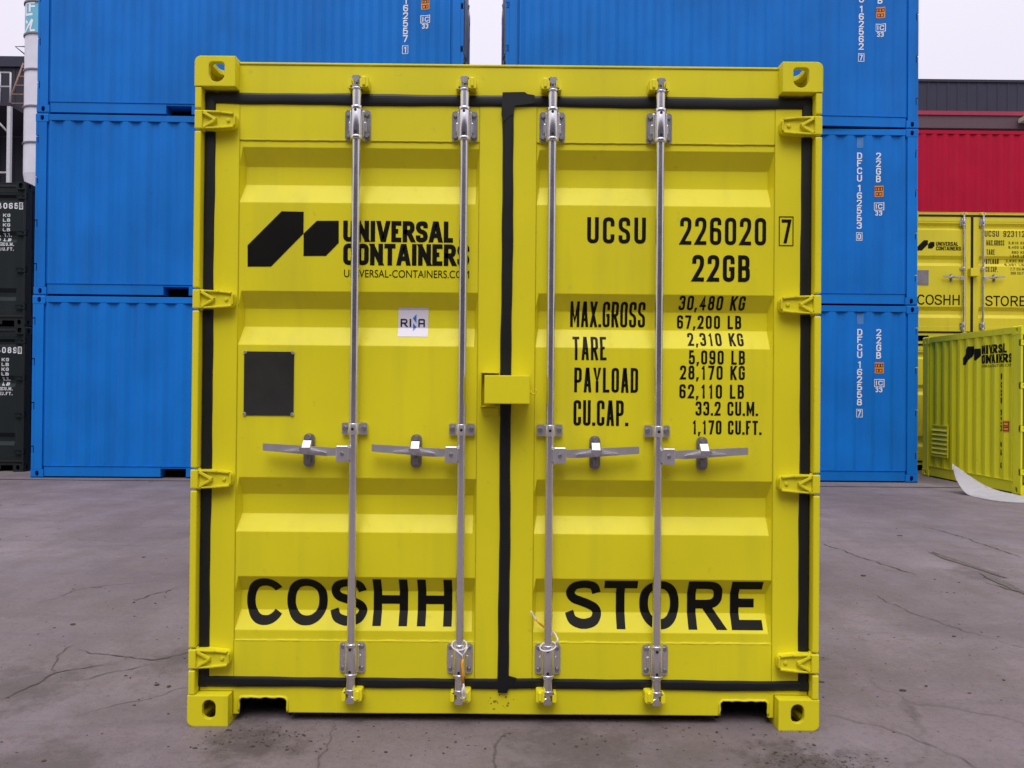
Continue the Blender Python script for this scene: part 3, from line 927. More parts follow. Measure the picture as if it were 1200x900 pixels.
# ------------------------------------------------------------------ setting: ground
def ground_material():
    m, n, l, b = new_mat('worn_concrete')
    geo = n.new('ShaderNodeNewGeometry')
    def noise(scale, detail=6, rough=0.6, mapping=None, dist=0.0):
        q = n.new('ShaderNodeTexNoise'); q.inputs['Scale'].default_value = scale; q.inputs['Detail'].default_value = detail
        q.inputs['Roughness'].default_value = rough; q.inputs['Distortion'].default_value = dist
        if mapping:
            mp = n.new('ShaderNodeMapping'); mp.inputs['Scale'].default_value = mapping
            l.new(geo.outputs['Position'], mp.inputs['Vector']); l.new(mp.outputs[0], q.inputs['Vector'])
        else: l.new(geo.outputs['Position'], q.inputs['Vector'])
        return q.outputs['Fac']
    def rng(src, a, b_, c=0.0, d=1.0):
        q = n.new('ShaderNodeMapRange')
        q.inputs['From Min'].default_value = a; q.inputs['From Max'].default_value = b_
        q.inputs['To Min'].default_value = c; q.inputs['To Max'].default_value = d
        l.new(src, q.inputs['Value']); return q.outputs[0]
    def mix(fac, A, B):
        q = n.new('ShaderNodeMix'); q.data_type = 'RGBA'
        l.new(fac, q.inputs['Factor'])
        for k, v in (('A', A), ('B', B)):
            if isinstance(v, tuple): q.inputs[k].default_value = (*v, 1)
            else: l.new(v, q.inputs[k])
        return q.outputs['Result']
    c = mix(rng(noise(0.55, 7, .62), .34, .66), (0.142, 0.110, 0.124), (0.238, 0.195, 0.216))
    c = mix(rng(noise(2.3, 8, .68, (1, .45, 1)), .44, .72, 0, .75), c, (0.122, 0.096, 0.092))     # brown dust
    c = mix(rng(noise(1.1, 8, .7, (.5, 2.2, 1), .6), .53, .70, 0, .55), c, (0.100, 0.085, 0.098))   # dark scuffs
    c = mix(rng(noise(38, 6, .75), .50, .74, 0, .55), c, (0.075, 0.062, 0.063))                      # grain
    c = mix(rng(noise(9, 8, .75), .58, .72, 0, .35), c, (0.26, 0.235, 0.25))                         # worn pale spots
    c = mix(rng(noise(95, 4, .7), .54, .74, 0, .45), c, (0.085, 0.070, 0.072))                       # pitted surface
    c = mix(rng(noise(160, 3, .6), .56, .72, 0, .35), c, (0.31, 0.28, 0.29))                         # pale aggregate
    c = mix(rng(noise(.9, 9, .72, (.22, 1.6, 1), .35), .54, .70, 0, .38), c, (0.105, 0.088, 0.096))    # wheel marks across the yard
    c = mix(rng(noise(.32, 4, .5), .48, .66, 0, .30), c, (0.120, 0.098, 0.104))                        # broad damp areas
    c = mix(rng(noise(5.5, 9, .8), .55, .66, 0, .45), c, (0.105, 0.082, 0.078))                       # flaking dirt
    c = mix(rng(noise(1.3, 5, .6), .56, .70, 0, .30), c, (0.215, 0.195, 0.235))                       # bluish worn areas
    # trodden dirt in a few places
    rag = noise(6.5, 9, .78)
    for (px, py, rad, amt) in ((-.92, -.14, .42, .62), (1.08, -.30, .50, .70), (.25, -.16, .55, .40), (-2.15, .35, .75, .45), (3.45, 2.7, .55, .45), (-1.55, .75, .40, .40), (-1.6, -.35, .5, .45), (2.4, -.2, .7, .30)):
        df = n.new('ShaderNodeVectorMath'); df.operation = 'DISTANCE'; df.inputs[1].default_value = (px, py, 0)
        l.new(geo.outputs['Position'], df.inputs[0])
        fall = rng(df.outputs['Value'], 0.0, rad, .30, -.22)
        ad = n.new('ShaderNodeMath'); ad.operation = 'ADD'
        l.new(fall, ad.inputs[0]); l.new(rag, ad.inputs[1])
        c = mix(rng(ad.outputs[0], .54, .70, 0, min(.9, amt * 1.3)), c, (0.078, 0.062, 0.060))
    # hairline cracks
    wv = n.new('ShaderNodeTexNoise'); wv.inputs['Scale'].default_value = 1.6; wv.inputs['Detail'].default_value = 7
    l.new(geo.outputs['Position'], wv.inputs['Vector'])
    sc = n.new('ShaderNodeVectorMath'); sc.operation = 'MULTIPLY_ADD'
    sc.inputs[1].default_value = (0.9, 0.9, 0.0)
    l.new(wv.outputs['Color'], sc.inputs[0]); l.new(geo.outputs['Position'], sc.inputs[2])
    vo = n.new('ShaderNodeTexVoronoi'); vo.feature = 'DISTANCE_TO_EDGE'; vo.inputs['Scale'].default_value = 0.42
    l.new(sc.outputs[0], vo.inputs['Vector'])
    line = rng(vo.outputs['Distance'], 0.0, 0.006, 1.0, 0.0)
    gate = rng(noise(0.8, 3), .50, .62, 0, .75)
    mu = n.new('ShaderNodeMath'); mu.operation = 'MULTIPLY'; l.new(line, mu.inputs[0]); l.new(gate, mu.inputs[1])
    c = mix(mu.outputs[0], c, (0.05, 0.042, 0.042))
    l.new(c, b.inputs['Base Color'])
    l.new(rng(noise(5, 6), .3, .7, .62, .92), b.inputs['Roughness'])
    b.inputs['Specular IOR Level'].default_value = 0.35
    hs = n.new('ShaderNodeMath'); hs.operation = 'MULTIPLY_ADD'; hs.inputs[1].default_value = -0.8
    l.new(mu.outputs[0], hs.inputs[0]); l.new(noise(26, 8, .7), hs.inputs[2])
    bp = n.new('ShaderNodeBump'); bp.inputs['Strength'].default_value = 0.55; bp.inputs['Distance'].default_value = 0.014
    l.new(hs.outputs[0], bp.inputs['Height']); l.new(bp.outputs[0], b.inputs['Normal'])
    return m

g = MB(); g.quad((-300, -60, 0), (300, -60, 0), (300, 400, 0), (-300, 400, 0))
tag(g.build('ground', ground_material()), kind='structure')
# the joint that runs along the foot of the stacks
g = MB()
xs = [-14 + k * 0.5 for k in range(57)]
g.grid([[(x, y + 0.012 * math.sin(x * 1.7 + y), 0.004) for x in xs] for y in (7.93, 7.99)])
tag(g.build('slab_joint', M['joint']), kind='structure')

def crack(path, w, seed):
    rnd = random.Random(seed)
    P = [Vector((a, b)) for a, b in path]
    fine = [P[0]]
    for a, b in zip(P, P[1:]):
        k = max(2, int((b - a).length / 0.03))
        for i in range(1, k + 1): fine.append(a.lerp(b, i / k))
    n = len(fine); L, R = [], []
    off = 0.0
    for i, p in enumerate(fine):
        t = (fine[min(i + 1, n - 1)] - fine[max(0, i - 1)]).normalized(); nn = Vector((-t.y, t.x))
        off = off * .75 + rnd.uniform(-.012, .012)
        ww = w * min(1, i / 4, (n - 1 - i) / 4) * rnd.uniform(.25, 1.2) + .0008
        L.append(p + nn * (off + ww / 2)); R.append(p + nn * (off - ww / 2))
    return L, R

CR = [([(-2.083, .229), (-2.064, .327), (-2.037, .42), (-2.034, .551), (-1.974, .589), (-1.909, .633), (-1.845, .669)], .016),
      ([(-2.5, .02), (-2.25, .16), (-2.083, .229)], .014),
      ([(-2.034, .551), (-2.076, .6), (-2.133, .752), (-2.188, .892), (-2.174, .983)], .012),
      ([(-2.125, .894), (-1.95, .802), (-1.805, .759), (-1.677, .717), (-1.621, .763), (-1.557, .835), (-1.35, .95)], .014),
      ([(-1.908, .454), (-1.836, .523), (-1.776, .577), (-1.702, .638), (-1.643, .674)], .013),
      ([(-2.254, 1.759), (-2.215, 1.911), (-2.129, 2.116)], .02), ([(-3.742, 3.28), (-3.711, 3.359)], .03),
      ([(2.73, 3.85), (2.79, 3.51), (2.81, 3.26), (2.87, 2.99), (2.9, 2.81), (2.96, 2.61)], .02),
      ([(3.336, 2.456), (3.364, 2.252), (3.421, 2.169), (3.5, 1.9)], .03),
      ([(4.10, 4.74), (4.16, 4.22), (4.14, 3.70), (4.12, 3.25)], .022),
      ([(1.287, .177), (1.377, .094), (1.465, .035), (1.536, -.05), (1.591, -.151), (1.636, -.219), (1.651, -.292), (1.7, -.4)], .006),
      ([(2.383, 2.095), (2.396, 1.862), (2.428, 1.65), (2.476, 1.455), (2.521, 1.276), (2.612, 1.194)], .010),
      ([(2.501, 1.5), (2.54, 1.47)], .03),
      ([(-.654, .04), (-.637, -.093), (-.636, -.296), (-.66, -.5)], .006)]
g = MB()
for k, (p, w) in enumerate(CR):
    L, R = crack(p, w * .62, k)
    g.grid([[(q.x, q.y, .003 + .0002 * k) for q in L], [(q.x, q.y, .003 + .0002 * k) for q in R]])
tag(g.build('ground_cracks', M['crackm']), kind='structure')

# broken patches of surface, flat irregular stains of loose dirt
def blob(cx, cy, rx, ry, rot, seed, n=46):
    rnd = random.Random(seed); pts = []
    ph = [rnd.uniform(0, 6.28) for _ in range(5)]
    for k in range(n):
        t = 2 * PI * k / n
        r = 1 + .22 * math.sin(2 * t + ph[0]) + .18 * math.sin(3 * t + ph[1]) + .13 * math.sin(7 * t + ph[2]) + .10 * math.sin(11 * t + ph[3]) + rnd.uniform(-.12, .12)
        a, b = rx * r * math.cos(t), ry * r * math.sin(t)
        pts.append((cx + a * math.cos(rot) - b * math.sin(rot), cy + a * math.sin(rot) + b * math.cos(rot)))
    return pts
g = MB()
for k, (cx, cy, rx, ry, ro) in enumerate([(3.515, 3.05, .035, .42, .05), (3.42, 2.35, .03, .28, -.1)]):
    g.poly(blob(cx, cy, rx, ry, ro, 40 + k), .003, .0045, mp=lambda u, v, w: (u, v, w))
tag(g.build('dirt_patches', plain('loose_dirt', (0.105, 0.086, 0.080), rough=.95, var=.35, scale=25)), kind='structure')

# loose grit and stones
g = MB()
rnd = random.Random(5)
def stone(x, y, r):
    b = bmesh.new()
    bmesh.ops.create_icosphere(b, subdivisions=1, radius=r)
    sx, sy, sz = rnd.uniform(.7, 1.5), rnd.uniform(.6, 1.3), rnd.uniform(.2, .5)
    for v in b.verts:
        j = rnd.uniform(.75, 1.15)
        v.co = Vector((v.co.x * sx * j + x, v.co.y * sy * j + y, v.co.z * sz * j + r * sz * .6))
    g.merge(b)
for _ in range(300): stone(rnd.uniform(1.25, 4.0), rnd.uniform(-.4, 2.2), abs(rnd.gauss(0, .0028)) + .0013)
for _ in range(190): stone(rnd.uniform(-3.2, -1.2), rnd.uniform(-.4, 2.2), abs(rnd.gauss(0, .003)) + .0016)
for _ in range(60): stone(rnd.uniform(-6, 7.5), rnd.uniform(2.2, 6.5), abs(rnd.gauss(0, .005)) + .003)
for _ in range(170): stone(rnd.gauss(-.90, .12), rnd.gauss(-.10, .05), abs(rnd.gauss(0, .0022)) + .0010)
for _ in range(160): stone(rnd.gauss(1.10, .12), rnd.gauss(-.25, .035), abs(rnd.gauss(0, .0022)) + .0011)
for _ in range(260): stone(rnd.uniform(-1.15, 1.2), rnd.gauss(-.05, .12), abs(rnd.gauss(0, .0028)) + .0012)
for x, y, r in ((-1.52, .42, .013), (-1.46, .40, .009), (2.9, 1.15, .012), (1.43, .52, .014), (1.75, .42, .012), (2.55, 2.6, .02), (3.6, 4.2, .02)): stone(x, y, r)
tag(g.build('gravel', M['stone']), kind='stuff')

# ------------------------------------------------------------------ the yellow container in front
W20, H20, L20 = 2.438, 2.591, 6.058
HZ = (0.257, 0.951, 1.648, 2.345)
PROF = [(.320, 0), (.357, 0), (.427, 1), (.504, 1), (.567, 0), (.742, 0), (.808, 1), (.885, 1), (.955, 0), (1.475, 0), (1.549, 1), (1.621, 1),
        (1.687, 0), (2.036, 0), (2.114, 1), (2.186, 1), (2.253, 0), (2.280, 0)]
front = empty('shipping_container')
tag(front, 'large bright yellow container with closed double doors standing alone in the foreground', 'container')
body(front, W20, H20, L20, M['yellow'], hinge_z=HZ)
DE = DoorEnd(front, W20, H20, M['yellow'], PROF, HZ, ((-.592, -.173), (.170, .590)), ((-1.058, -.115), (.110, 1.049)))
# lock box: open box on one leaf, cover on the other
lb = MB()
lb.box(-.101, -.097, -.004, .0445, 1.240, 1.375, .001); lb.box(-.0965, -.030, -.004, .0445, 1.371, 1.375, .001)
lb.box(-.0965, -.030, -.004, .0445, 1.240, 1.244, .001); lb.box(-.092, -.030, .040, .0447, 1.204, 1.236, .002)
lb.box(-.083, .088, -.092, -.088, 1.254, 1.361, .0015)
lb.box(-.083, .088, -.0875, .0445, 1.357, 1.361, .001); lb.box(-.083, -.079, -.0875, -.010, 1.254, 1.3565, .001)
lb.box(.084, .088, -.0875, .0445, 1.254, 1.3565, .001); lb.box(.030, .0835, -.02, .0445, 1.254, 1.258, .001)
lb.build('lock_box', M['yellow'], front)
hk = MB()
hk.tube([(.088, .0, 1.306), (.095, -.004, 1.302)] + [(.104 + .011 * math.sin(t), -.006, 1.300 - .011 * math.cos(t) + .002) for t in [x * .35 - 1.2 for x in range(11)]], .0032)
hk.build('lock_box_hook', M['yellow'], front)

INK = M['ink']
LOGO_A = [(-1.023, 1.866), (-.891, 2.001), (-.804, 2.000), (-.804, 1.914), (-.930, 1.783), (-1.022, 1.782)]
LOGO_B = [(-.8035, 1.914), (-.752, 1.965), (-.666, 1.966), (-.665, 1.879), (-.715, 1.827), (-.803, 1.826)]
def logo(a=LOGO_A, b=LOGO_B, T=lambda p: p):
    bm = poly_bm([T(p) for p in a]); poly_bm([T(p) for p in b], 0, bm); return bm
DE.letter(0, 'logo', logo(), INK)
DE.letter(0, 'lettering', heavy_text('UNIVERSAL', -.648, 1.884, -.216, 1.967, .0180), INK)
DE.letter(0, 'lettering', heavy_text('CONTAINERS', -.647, 1.792, -.151, 1.877, .0180), INK)
DE.letter(0, 'lettering', font_text('UNIVERSAL-CONTAINERS.COM', -.643, 1.744, -.151, 1.774, .0), INK)
DE.letter(0, 'lettering', grotesk('COSHH', -1.022, .374, -.208, .558, .0335), INK)
DE.letter(1, 'lettering', grotesk('STORE', .240, .370, 1.018, .560, .0345), INK)
for t, x0, z0, x1, z1, s, gp in (
        ('UCSU', .312, 1.887, .543, 1.990, .0150, .36), ('226020', .678, 1.885, 1.017, 1.993, .0145, .32), ('7', 1.076, 1.893, 1.114, 1.987, .0125, .3),
        ('22GB', .727, 1.740, .954, 1.845, .0160, .30), ('MAX.GROSS', .251, 1.560, .549, 1.659, .0105, .24), ('TARE', .259, 1.427, .392, 1.520, .0105, .28),
        ('PAYLOAD', .266, 1.300, .517, 1.397, .0110, .28), ('CU.CAP.', .264, 1.169, .478, 1.269, .0115, .26),
        ('30,480 KG', .680, 1.630, .942, 1.684, .0085, .36), ('67,200 LB', .677, 1.557, .933, 1.610, .0085, .36), ('2,310 KG', .715, 1.487, .936, 1.540, .0085, .36),
        ('5,090 LB', .716, 1.414, .937, 1.469, .0085, .36), ('28,170 KG', .682, 1.354, .937, 1.409, .0085, .36), ('62,110 LB', .680, 1.280, .934, 1.335, .0085, .36),
        ('33.2 CU.M.', .744, 1.213, .989, 1.268, .0085, .30), ('1,170 CU.FT.', .731, 1.139, 1.003, 1.194, .0085, .30)):
    DE.letter(1, 'lettering', stroke_text(t, x0, z0, x1, z1, s, gp), INK)
DE.letter(1, 'lettering', box_outline(bmesh.new(), 1.067, 1.884, 1.121, 1.997, .0035, .0002), INK)
# white sticker
st = DE.letter(0, 'sticker', rect_bm(-.433, 1.514, -.314, 1.631), M['sticker'])
K = .119 / 640
sx_ = lambda p: -.433 + (p - 190) * K
sz_ = lambda p: 1.631 - (p - 160) * .117 / 620
bm = bmesh.new()
stroke_glyph(bm, 'R', sx_(238), sz_(572), sx_(385) - sx_(238), sz_(400) - sz_(572), .0062)
rect_bm(sx_(430), sz_(572), sx_(465), sz_(400), .0001, bm)
_ribbon(bm, _round([(sx_(632), sz_(572)), (sx_(632), sz_(416), .6), (sx_(742), sz_(416), .6), (sx_(742), sz_(572))], .006, False), .0060, False, 0)
rect_bm(sx_(648), sz_(512), sx_(726), sz_(482), .0001, bm)
DE.letter(0, 'sticker_print', bm, M['navy'], .0020)
bm = poly_bm([(sx_(500), sz_(388)), (sx_(577), sz_(490)), (sx_(577), sz_(298))])
poly_bm([(sx_(505), sz_(490)), (sx_(505), sz_(660)), (sx_(580), sz_(572))], .0001, bm)
DE.letter(0, 'sticker_print', bm, M['logo_blue'], .0022)
# dark plate with four rivets
pl = MB(); pl.box(-1.031, -.835, .0475, .0498, 1.198, 1.449, .0008); pl.build('data_plate', M['plate'], DE.doors[0])
for x, z in ((-1.027, 1.203), (-.840, 1.203), (-1.027, 1.445), (-.840, 1.445)):
    pl = MB(); pl.cyl((x, .0472, z), (x, .0440, z), .0075, .006, seg=10)
    pl.build('rivet', M['zinc_dull'], DE.doors[0])
# smudge of dirt on the sill under the centre seal
rs = random.Random(3); bm = bmesh.new()
for _ in range(18):
    cx, cz = rs.gauss(-.02, .035), rs.gauss(.092, .016)
    if .045 < cz < .128:
        r = abs(rs.gauss(0, .0025)) + .001
        poly_bm([(cx + r * math.cos(t) * rs.uniform(.5, 1.7), cz + r * math.sin(t) * rs.uniform(.5, 1.4)) for t in [k * PI / 3 for k in range(6)]], _ * 1e-6, bm)
for v in bm.verts: v.co = Vector((v.co.x, .0478 - .0002 - v.co.z, v.co.y))
from_bm('dirt_smudge', bm, plain('grime', (.27, .21, .03), rough=.8), front)

# cords tied round two of the locking bars
def loop(cx, cz, rx, rz, y0, tilt=0.0, n=22):
    return [(cx + rx * math.cos(t), y0 - .024 * (0.5 - .5 * math.sin(t)) , cz + rz * math.sin(t) + tilt * math.cos(t)) for t in [2 * PI * k / n for k in range(n + 1)]]
c1 = empty('seal_cord', (-.160, .0, .300))
tag(c1, 'white cord looped round a locking bar, its orange tied tail hanging straight down', 'cord', 'cords tied to the locking bars')
def rel(pts, o): return [(a - o[0], b - o[1], c - o[2]) for a, b, c in pts]
o1 = (-.160, 0, .300)
mb = MB()
mb.tube(rel(loop(-.173, .321, .029, .017, .012), o1), .0029)
mb.tube(rel([(-.185, -.014, .306), (-.160, -.017, .287), (-.158, -.017, .268)], o1), .0029)
mb.tube(rel([(-.140, -.012, .318), (-.158, -.017, .285)], o1), .0029)
mb.tube(rel([(-.156, -.018, .185), (-.153, -.018, .168), (-.147, -.018, .150), (-.145, -.020, .130), (-.152, -.020, .123), (-.160, -.020, .130), (-.158, -.019, .150), (-.153, -.0185, .172)], o1), .0036)
mb.build('cord', M['cord'], c1)
mb = MB()
mb.tube(rel([(-.158, -.017, .272), (-.160, -.0175, .255), (-.157, -.0175, .225), (-.156, -.018, .182)], o1), [.0045, .0062, .0055, .005])
mb.build('tie', M['tie'], c1)
o2 = (.180, 0, .310)
c2 = empty('seal_cord', o2)
tag(c2, 'white cord looped round a locking bar, its loose end sticking up to the side', 'cord', 'cords tied to the locking bars')
mb = MB()
mb.tube(rel(loop(.169, .318, .031, .014, .012, .005), o2), .0030)
mb.tube(rel([(.200, -.006, .330), (.207, .0, .345), (.198, .018, .360), (.180, .030, .372)], o2), .0036)
mb.tube(rel([(.125, .020, .412), (.118, .022, .418), (.108, .022, .440), (.103, .020, .447)], o2), .0034)
mb.build('cord', M['cord'], c2)
mb = MB()
mb.tube(rel([(.185, .032, .368), (.160, .032, .380), (.140, .024, .397), (.125, .020, .412)], o2), .0042)
mb.build('tie', M['tie'], c2)

# ------------------------------------------------------------------ blue stacks behind
BHZ = (0.40, 1.02, 1.64, 2.22)
blue = empty('shipping_container')
blue_breaks = body(blue, W20, H20, L20, M['blue'], hinge_z=BHZ, rear_notch=True)
BD = DoorEnd(blue, W20, H20, M['blue'], PROF, BHZ, ((-.592, -.173), (.170, .590)), ((-1.054, -.113), (.113, 1.054)), fine=False, keeper='blue', metal='gear')
GRP = 'blue containers stacked behind the yellow container'
YAW = math.radians(1.0)
blue_pos = []
for k, lab in enumerate(('blue container on the ground beside the black containers, lowest of its stack',
                         'blue container in the middle of the stack beside the black containers',
                         'topmost blue container of the stack beside the black containers')):
    o = blue if k == 0 else copy_tree(blue)
    # door end at the right: local +y points to world -x, local -x side faces the camera
    a = PI / 2 + YAW
    right = Vector((-6.765 + .010 * k, 8.207)) + Vector((math.cos(YAW), math.sin(YAW))) * L20
    nrm = Vector((-math.sin(YAW), math.cos(YAW)))
    p = right + nrm * (W20 / 2)
    o.location = (p.x, p.y, H20 * k); o.rotation_euler = (0, 0, a)
    tag(o, lab, 'container', GRP)
    blue_pos.append(o)
left_top = blue_pos[-1]
rights = []
for k, lab in enumerate(('blue container on the ground beside the leaning white sheet, lowest of its stack',
                         'blue container in the middle of the stack beside the red container',
                         'topmost blue container of the stack beside the red container')):
    o = copy_tree(blue)
    o.location = (-.092 + (.018 if k == 0 else 0), 8.503 + W20 / 2, H20 * k); o.rotation_euler = (0, 0, -PI / 2)
    if k == 2:      # set down a little askew
        w_ = math.radians(2.2); o.rotation_euler.z += w_
        px, py = -.092 + L20, 8.503
        o.location = (px - L20 * math.cos(w_) - (W20 / 2) * math.sin(w_), py - L20 * math.sin(w_) + (W20 / 2) * math.cos(w_), H20 * k)
    tag(o, lab, 'container', GRP)
    rights.append(o)

def side_letter(root, breaks, W, sgn, L, rightward, bm, name, mat, lift=.004):
    """bm in (u, v): u = distance along the side measured to the right as one looks at it, 0 at its right end"""
    def yl(u): return (-u) if rightward == 0 else (L + u)
    bu = [(-b if rightward == 0 else b - L) for b, _ in breaks]
    return from_bm(name, conform(bm, bu, [], lambda u, v, w: (sgn * (W / 2 - SIDE_OUT - SIDE_DEEP * interp(breaks, yl(u)) + lift + w), yl(u), v)), mat, root)

def code_block(root, sgn, rightward, number, check, full=True, dz=0.0):
    a0, a1 = -.880, -.808
    bm = bmesh.new()
    z = 2.244 + dz
    if full: stroke_column('DFCU', a0, a1, z, .110, .098, .017, bm)
    stroke_column(number, a0, a1, 1.770 + dz, .110, .098, .017, bm)
    box_outline(bm, a0 - .004, .952 + dz, a1 + .004, 1.066 + dz, .008, .0002)
    stroke_glyph(bm, check, a0 + .010, .966 + dz, a1 - a0 - .020, .086, .014)
    side_letter(root, blue_breaks, W20, sgn, L20, rightward, bm, 'lettering', M['white'])
    bm = bmesh.new()
    if full or True: stroke_column('22GB', -.600, -.532, 2.244 + dz, .112, .100, .017, bm)
    bx0, bx1 = -.625, -.495
    box_outline(bm, bx0, 1.398 + dz, bx1, 1.505 + dz, .010)
    stroke_text('IC', bx0 + .020, 1.418 + dz, bx1 - .016, 1.488 + dz, .013, .3, bm)
    stroke_text('33', bx0 + .018, 1.318 + dz, bx1 - .020, 1.388 + dz, .013, .34, bm)
    side_letter(root, blue_breaks, W20, sgn, L20, rightward, bm, 'lettering', M['white'])
    side_letter(root, blue_breaks, W20, sgn, L20, rightward, rect_bm(-.622, 1.594 + dz, -.500, 1.756 + dz), 'sticker', M['orange'])
    bm = bmesh.new()
    for zr, segs in ((1.69, ((-.612, -.585), (-.578, -.545), (-.538, -.512))), (1.615, ((-.600, -.565), (-.555, -.520)))):
        for s0, s1 in segs: box_outline(bm, s0, zr + dz, s1, zr + .042 + dz, .009)
    side_letter(root, blue_breaks, W20, sgn, L20, rightward, bm, 'sticker_print', M['ink2'], .006)
    side_letter(root, blue_breaks, W20, sgn, L20, rightward, rect_bm(-.885, 2.31 + dz, -.795, 2.47 + dz), 'sticker', plain('pale_blue_vinyl', (.06, .20, .50)), .003)
code_block(left_top, -1, 0, '162557', '1')
code_block(rights[2], 1, 1, '162562', '7', dz=.03)
code_block(rights[1], 1, 1, '162553', '0')
code_block(rights[0], 1, 1, '162558', '7')

# ------------------------------------------------------------------ small containers
WM, HM, LM = 2.20, 2.20, 2.44
MHZ = (.30, .86, 1.42, 1.975)
MPROF = [(.250, 0), (.395, 0), (.455, 1), (.520, 1), (.585, 0), (1.280, 0), (1.335, 1), (1.395, 1), (1.455, 0), (1.890, 0), (1.930, 1), (1.970, 1), (2.010, 0), (2.040, 0)]
def mini(mat, metal='zinc', keeper='keeper', pitch=.205):
    r = empty('shipping_container')
    br = body(r, WM, HM, LM, M[mat], pitch=pitch, pockets=False, hinge_z=MHZ)
    d = DoorEnd(r, WM, HM, M[mat], MPROF, MHZ, ((-.160,), (.170,)), ((-.94, -.11), (.11, .94)), handle_z=1.09, mid_z=1.235, metal=metal, keeper=keeper,
                weld=(.250, 2.040), fine=False, hdr=.045, handle_len=.36, catch_off=.2)
    b = MB(); b.box(-.075, .075, -.05, .044, 1.10, 1.235, .004); b.build('lock_box', M[mat], r)
    return r, br, d

# yellow pair: COSHH door end facing the yard, standing on its twin
M['yellow2'] = paint('plain_yellow_paint', (0.66, 0.56, 0.020), rough=0.42, var=0.05, dirt=0.12)
ylow, _, _ = mini('yellow2')
ylow.location = (7.866, 10.35, 0)
yup = copy_tree(ylow); yup.location = (7.866, 10.35, HM)
tag(ylow, 'small yellow container below the one marked for hazardous goods, mostly hidden by the lime one', 'container', 'small yellow containers')
tag(yup, 'small yellow double-door container with a dark-text door, standing under the red container', 'container', 'small yellow containers')
class _Up: pass
up_doors = [c for c in yup.children if c.name.startswith('door') and c.name.split('.')[0] == 'door']
U = DoorEnd.__new__(DoorEnd)
U.prof, U.panels, U.doors = MPROF, ((-.94, -.11), (.11, .94)), sorted(up_doors, key=lambda c: sum(v.co.x for v in c.data.vertices))
ox, oz = 7.866, HM
def ub(x0, z0, x1, z1): return x0 - ox, z0 - oz, x1 - ox, z1 - oz
def sc(p):
    return (-.928 + (p[0] + 1.023) / .358 * .289, 1.538 + (p[1] - 1.782) / .219 * .178)
U.letter(0, 'logo', logo(T=sc), INK, .002)
U.letter(0, 'lettering', heavy_text('UNIVERSAL', -.615, 1.622, -.235, 1.690, .014), INK, .002)
U.letter(0, 'lettering', heavy_text('CONTAINERS', -.615, 1.545, -.190, 1.612, .014), INK, .002)
U.letter(0, 'lettering', grotesk('COSHH', -.930, .615, -.205, .790, .024), INK, .002)
U.letter(1, 'lettering', grotesk('STORE', .230, .605, .925, .780, .024), INK, .002)
for t, x0, z0, x1, z1, s, m_ in (('UCSU', .215, 1.785, .46, 1.888, .016, 'ink2'), ('923112', .535, 1.785, .90, 1.888, .016, 'ink2'), ('MAX.GROSS', .245, 1.636, .55, 1.726, .012, 'ink2'),
                          ('TARE', .247, 1.478, .39, 1.568, .012, 'ink2'), ('PAYLOAD', .22, 1.325, .48, 1.410, .014, 'ink2'), ('CU.CAP.', .235, 1.185, .44, 1.275, .011, 'ink2'),
                          ('3,810 KG', .62, 1.66, .90, 1.705, .009, 'ink2'), ('8,400 LB', .62, 1.585, .90, 1.63, .009, 'ink2'), ('880 KG', .68, 1.50, .90, 1.545, .009, 'ink2'),
                          ('1,940 LB', .64, 1.435, .90, 1.48, .009, 'ink2'), ('2,930 KG', .60, 1.36, .90, 1.405, .010, 'ink2'), ('6,461 LB', .57, 1.29, .90, 1.335, .009, 'ink2'),
                          ('7.7 CU.M.', .65, 1.215, .91, 1.26, .008, 'ink2'), ('269 CU.FT.', .66, 1.145, .92, 1.19, .008, 'ink2')):
    U.letter(1, 'lettering', stroke_text(t, x0, z0, x1, z1, s), M[m_], .002)
pl = MB(); pl.box(-.925, -.740, .040, .0495, .955, 1.205, .001); pl.build('data_plate', plain('silver_plate', (.42, .38, .44), rough=.25, metal=.6), U.doors[0])

# lime one nearer the yard, its vented side turned to the gap
lime, lime_br, LD = mini('lime')
LX = 6.607
lime.location = (LX + WM / 2, 7.14, 0)
tag(lime, 'small lime container with a louvred vent in its ribbed side, behind the white sheet', 'container', 'small yellow containers')
def lime_side(bm, name, mat, lift=.004):
    # u = LM-style distance: local y runs away from the viewer, so the reading direction is -y
    bu = [-b for b, _ in lime_br]
    return from_bm(name, conform(bm, bu, [], lambda u, v, w: (-(WM / 2 - SIDE_OUT - SIDE_DEEP * interp(lime_br, -u) + lift + w), -u, v)), mat, lime)
def scl(p):  # main logo box -> y 8.507..8.066, z 1.736..1.986
    return (-1.367 + (p[0] + 1.023) / .358 * .430, 1.728 + (p[1] - 1.782) / .219 * .262)
lime_side(logo(T=scl), 'logo', INK)
lime_side(heavy_text('UNIVERSAL', -.920, 1.862, -.335, 1.985, .026), 'lettering', INK)
lime_side(heavy_text('CONTAINERS', -.920, 1.730, -.250, 1.850, .026), 'lettering', INK)
lime_side(font_text('UNIVERSAL-CONTAINERS.COM', -.915, 1.675, -.250, 1.712, .0), 'lettering', INK)
lime_side(stroke_column('UCSU 923108', -.485, -.405, 1.585, .108, .092, .017), 'lettering', INK)
lime_side(stroke_column('6', -.485, -.405, .392, .1, .090, .017), 'lettering', INK)
lime_side(rect_bm(-.385, .80, -.295, .955), 'sticker', M['orange'])
bm = bmesh.new(); box_outline(bm, -.372, .82, -.308, .865, .010); box_outline(bm, -.372, .885, -.308, .935, .010)
lime_side(bm, 'sticker_print', INK, .006)
v = MB()
vx = -WM / 2 + SIDE_OUT - .004
v.box(vx - .016, vx, 1.69, 2.16, .335, .362, .003); v.box(vx - .016, vx, 1.69, 2.16, .80, .826, .003)
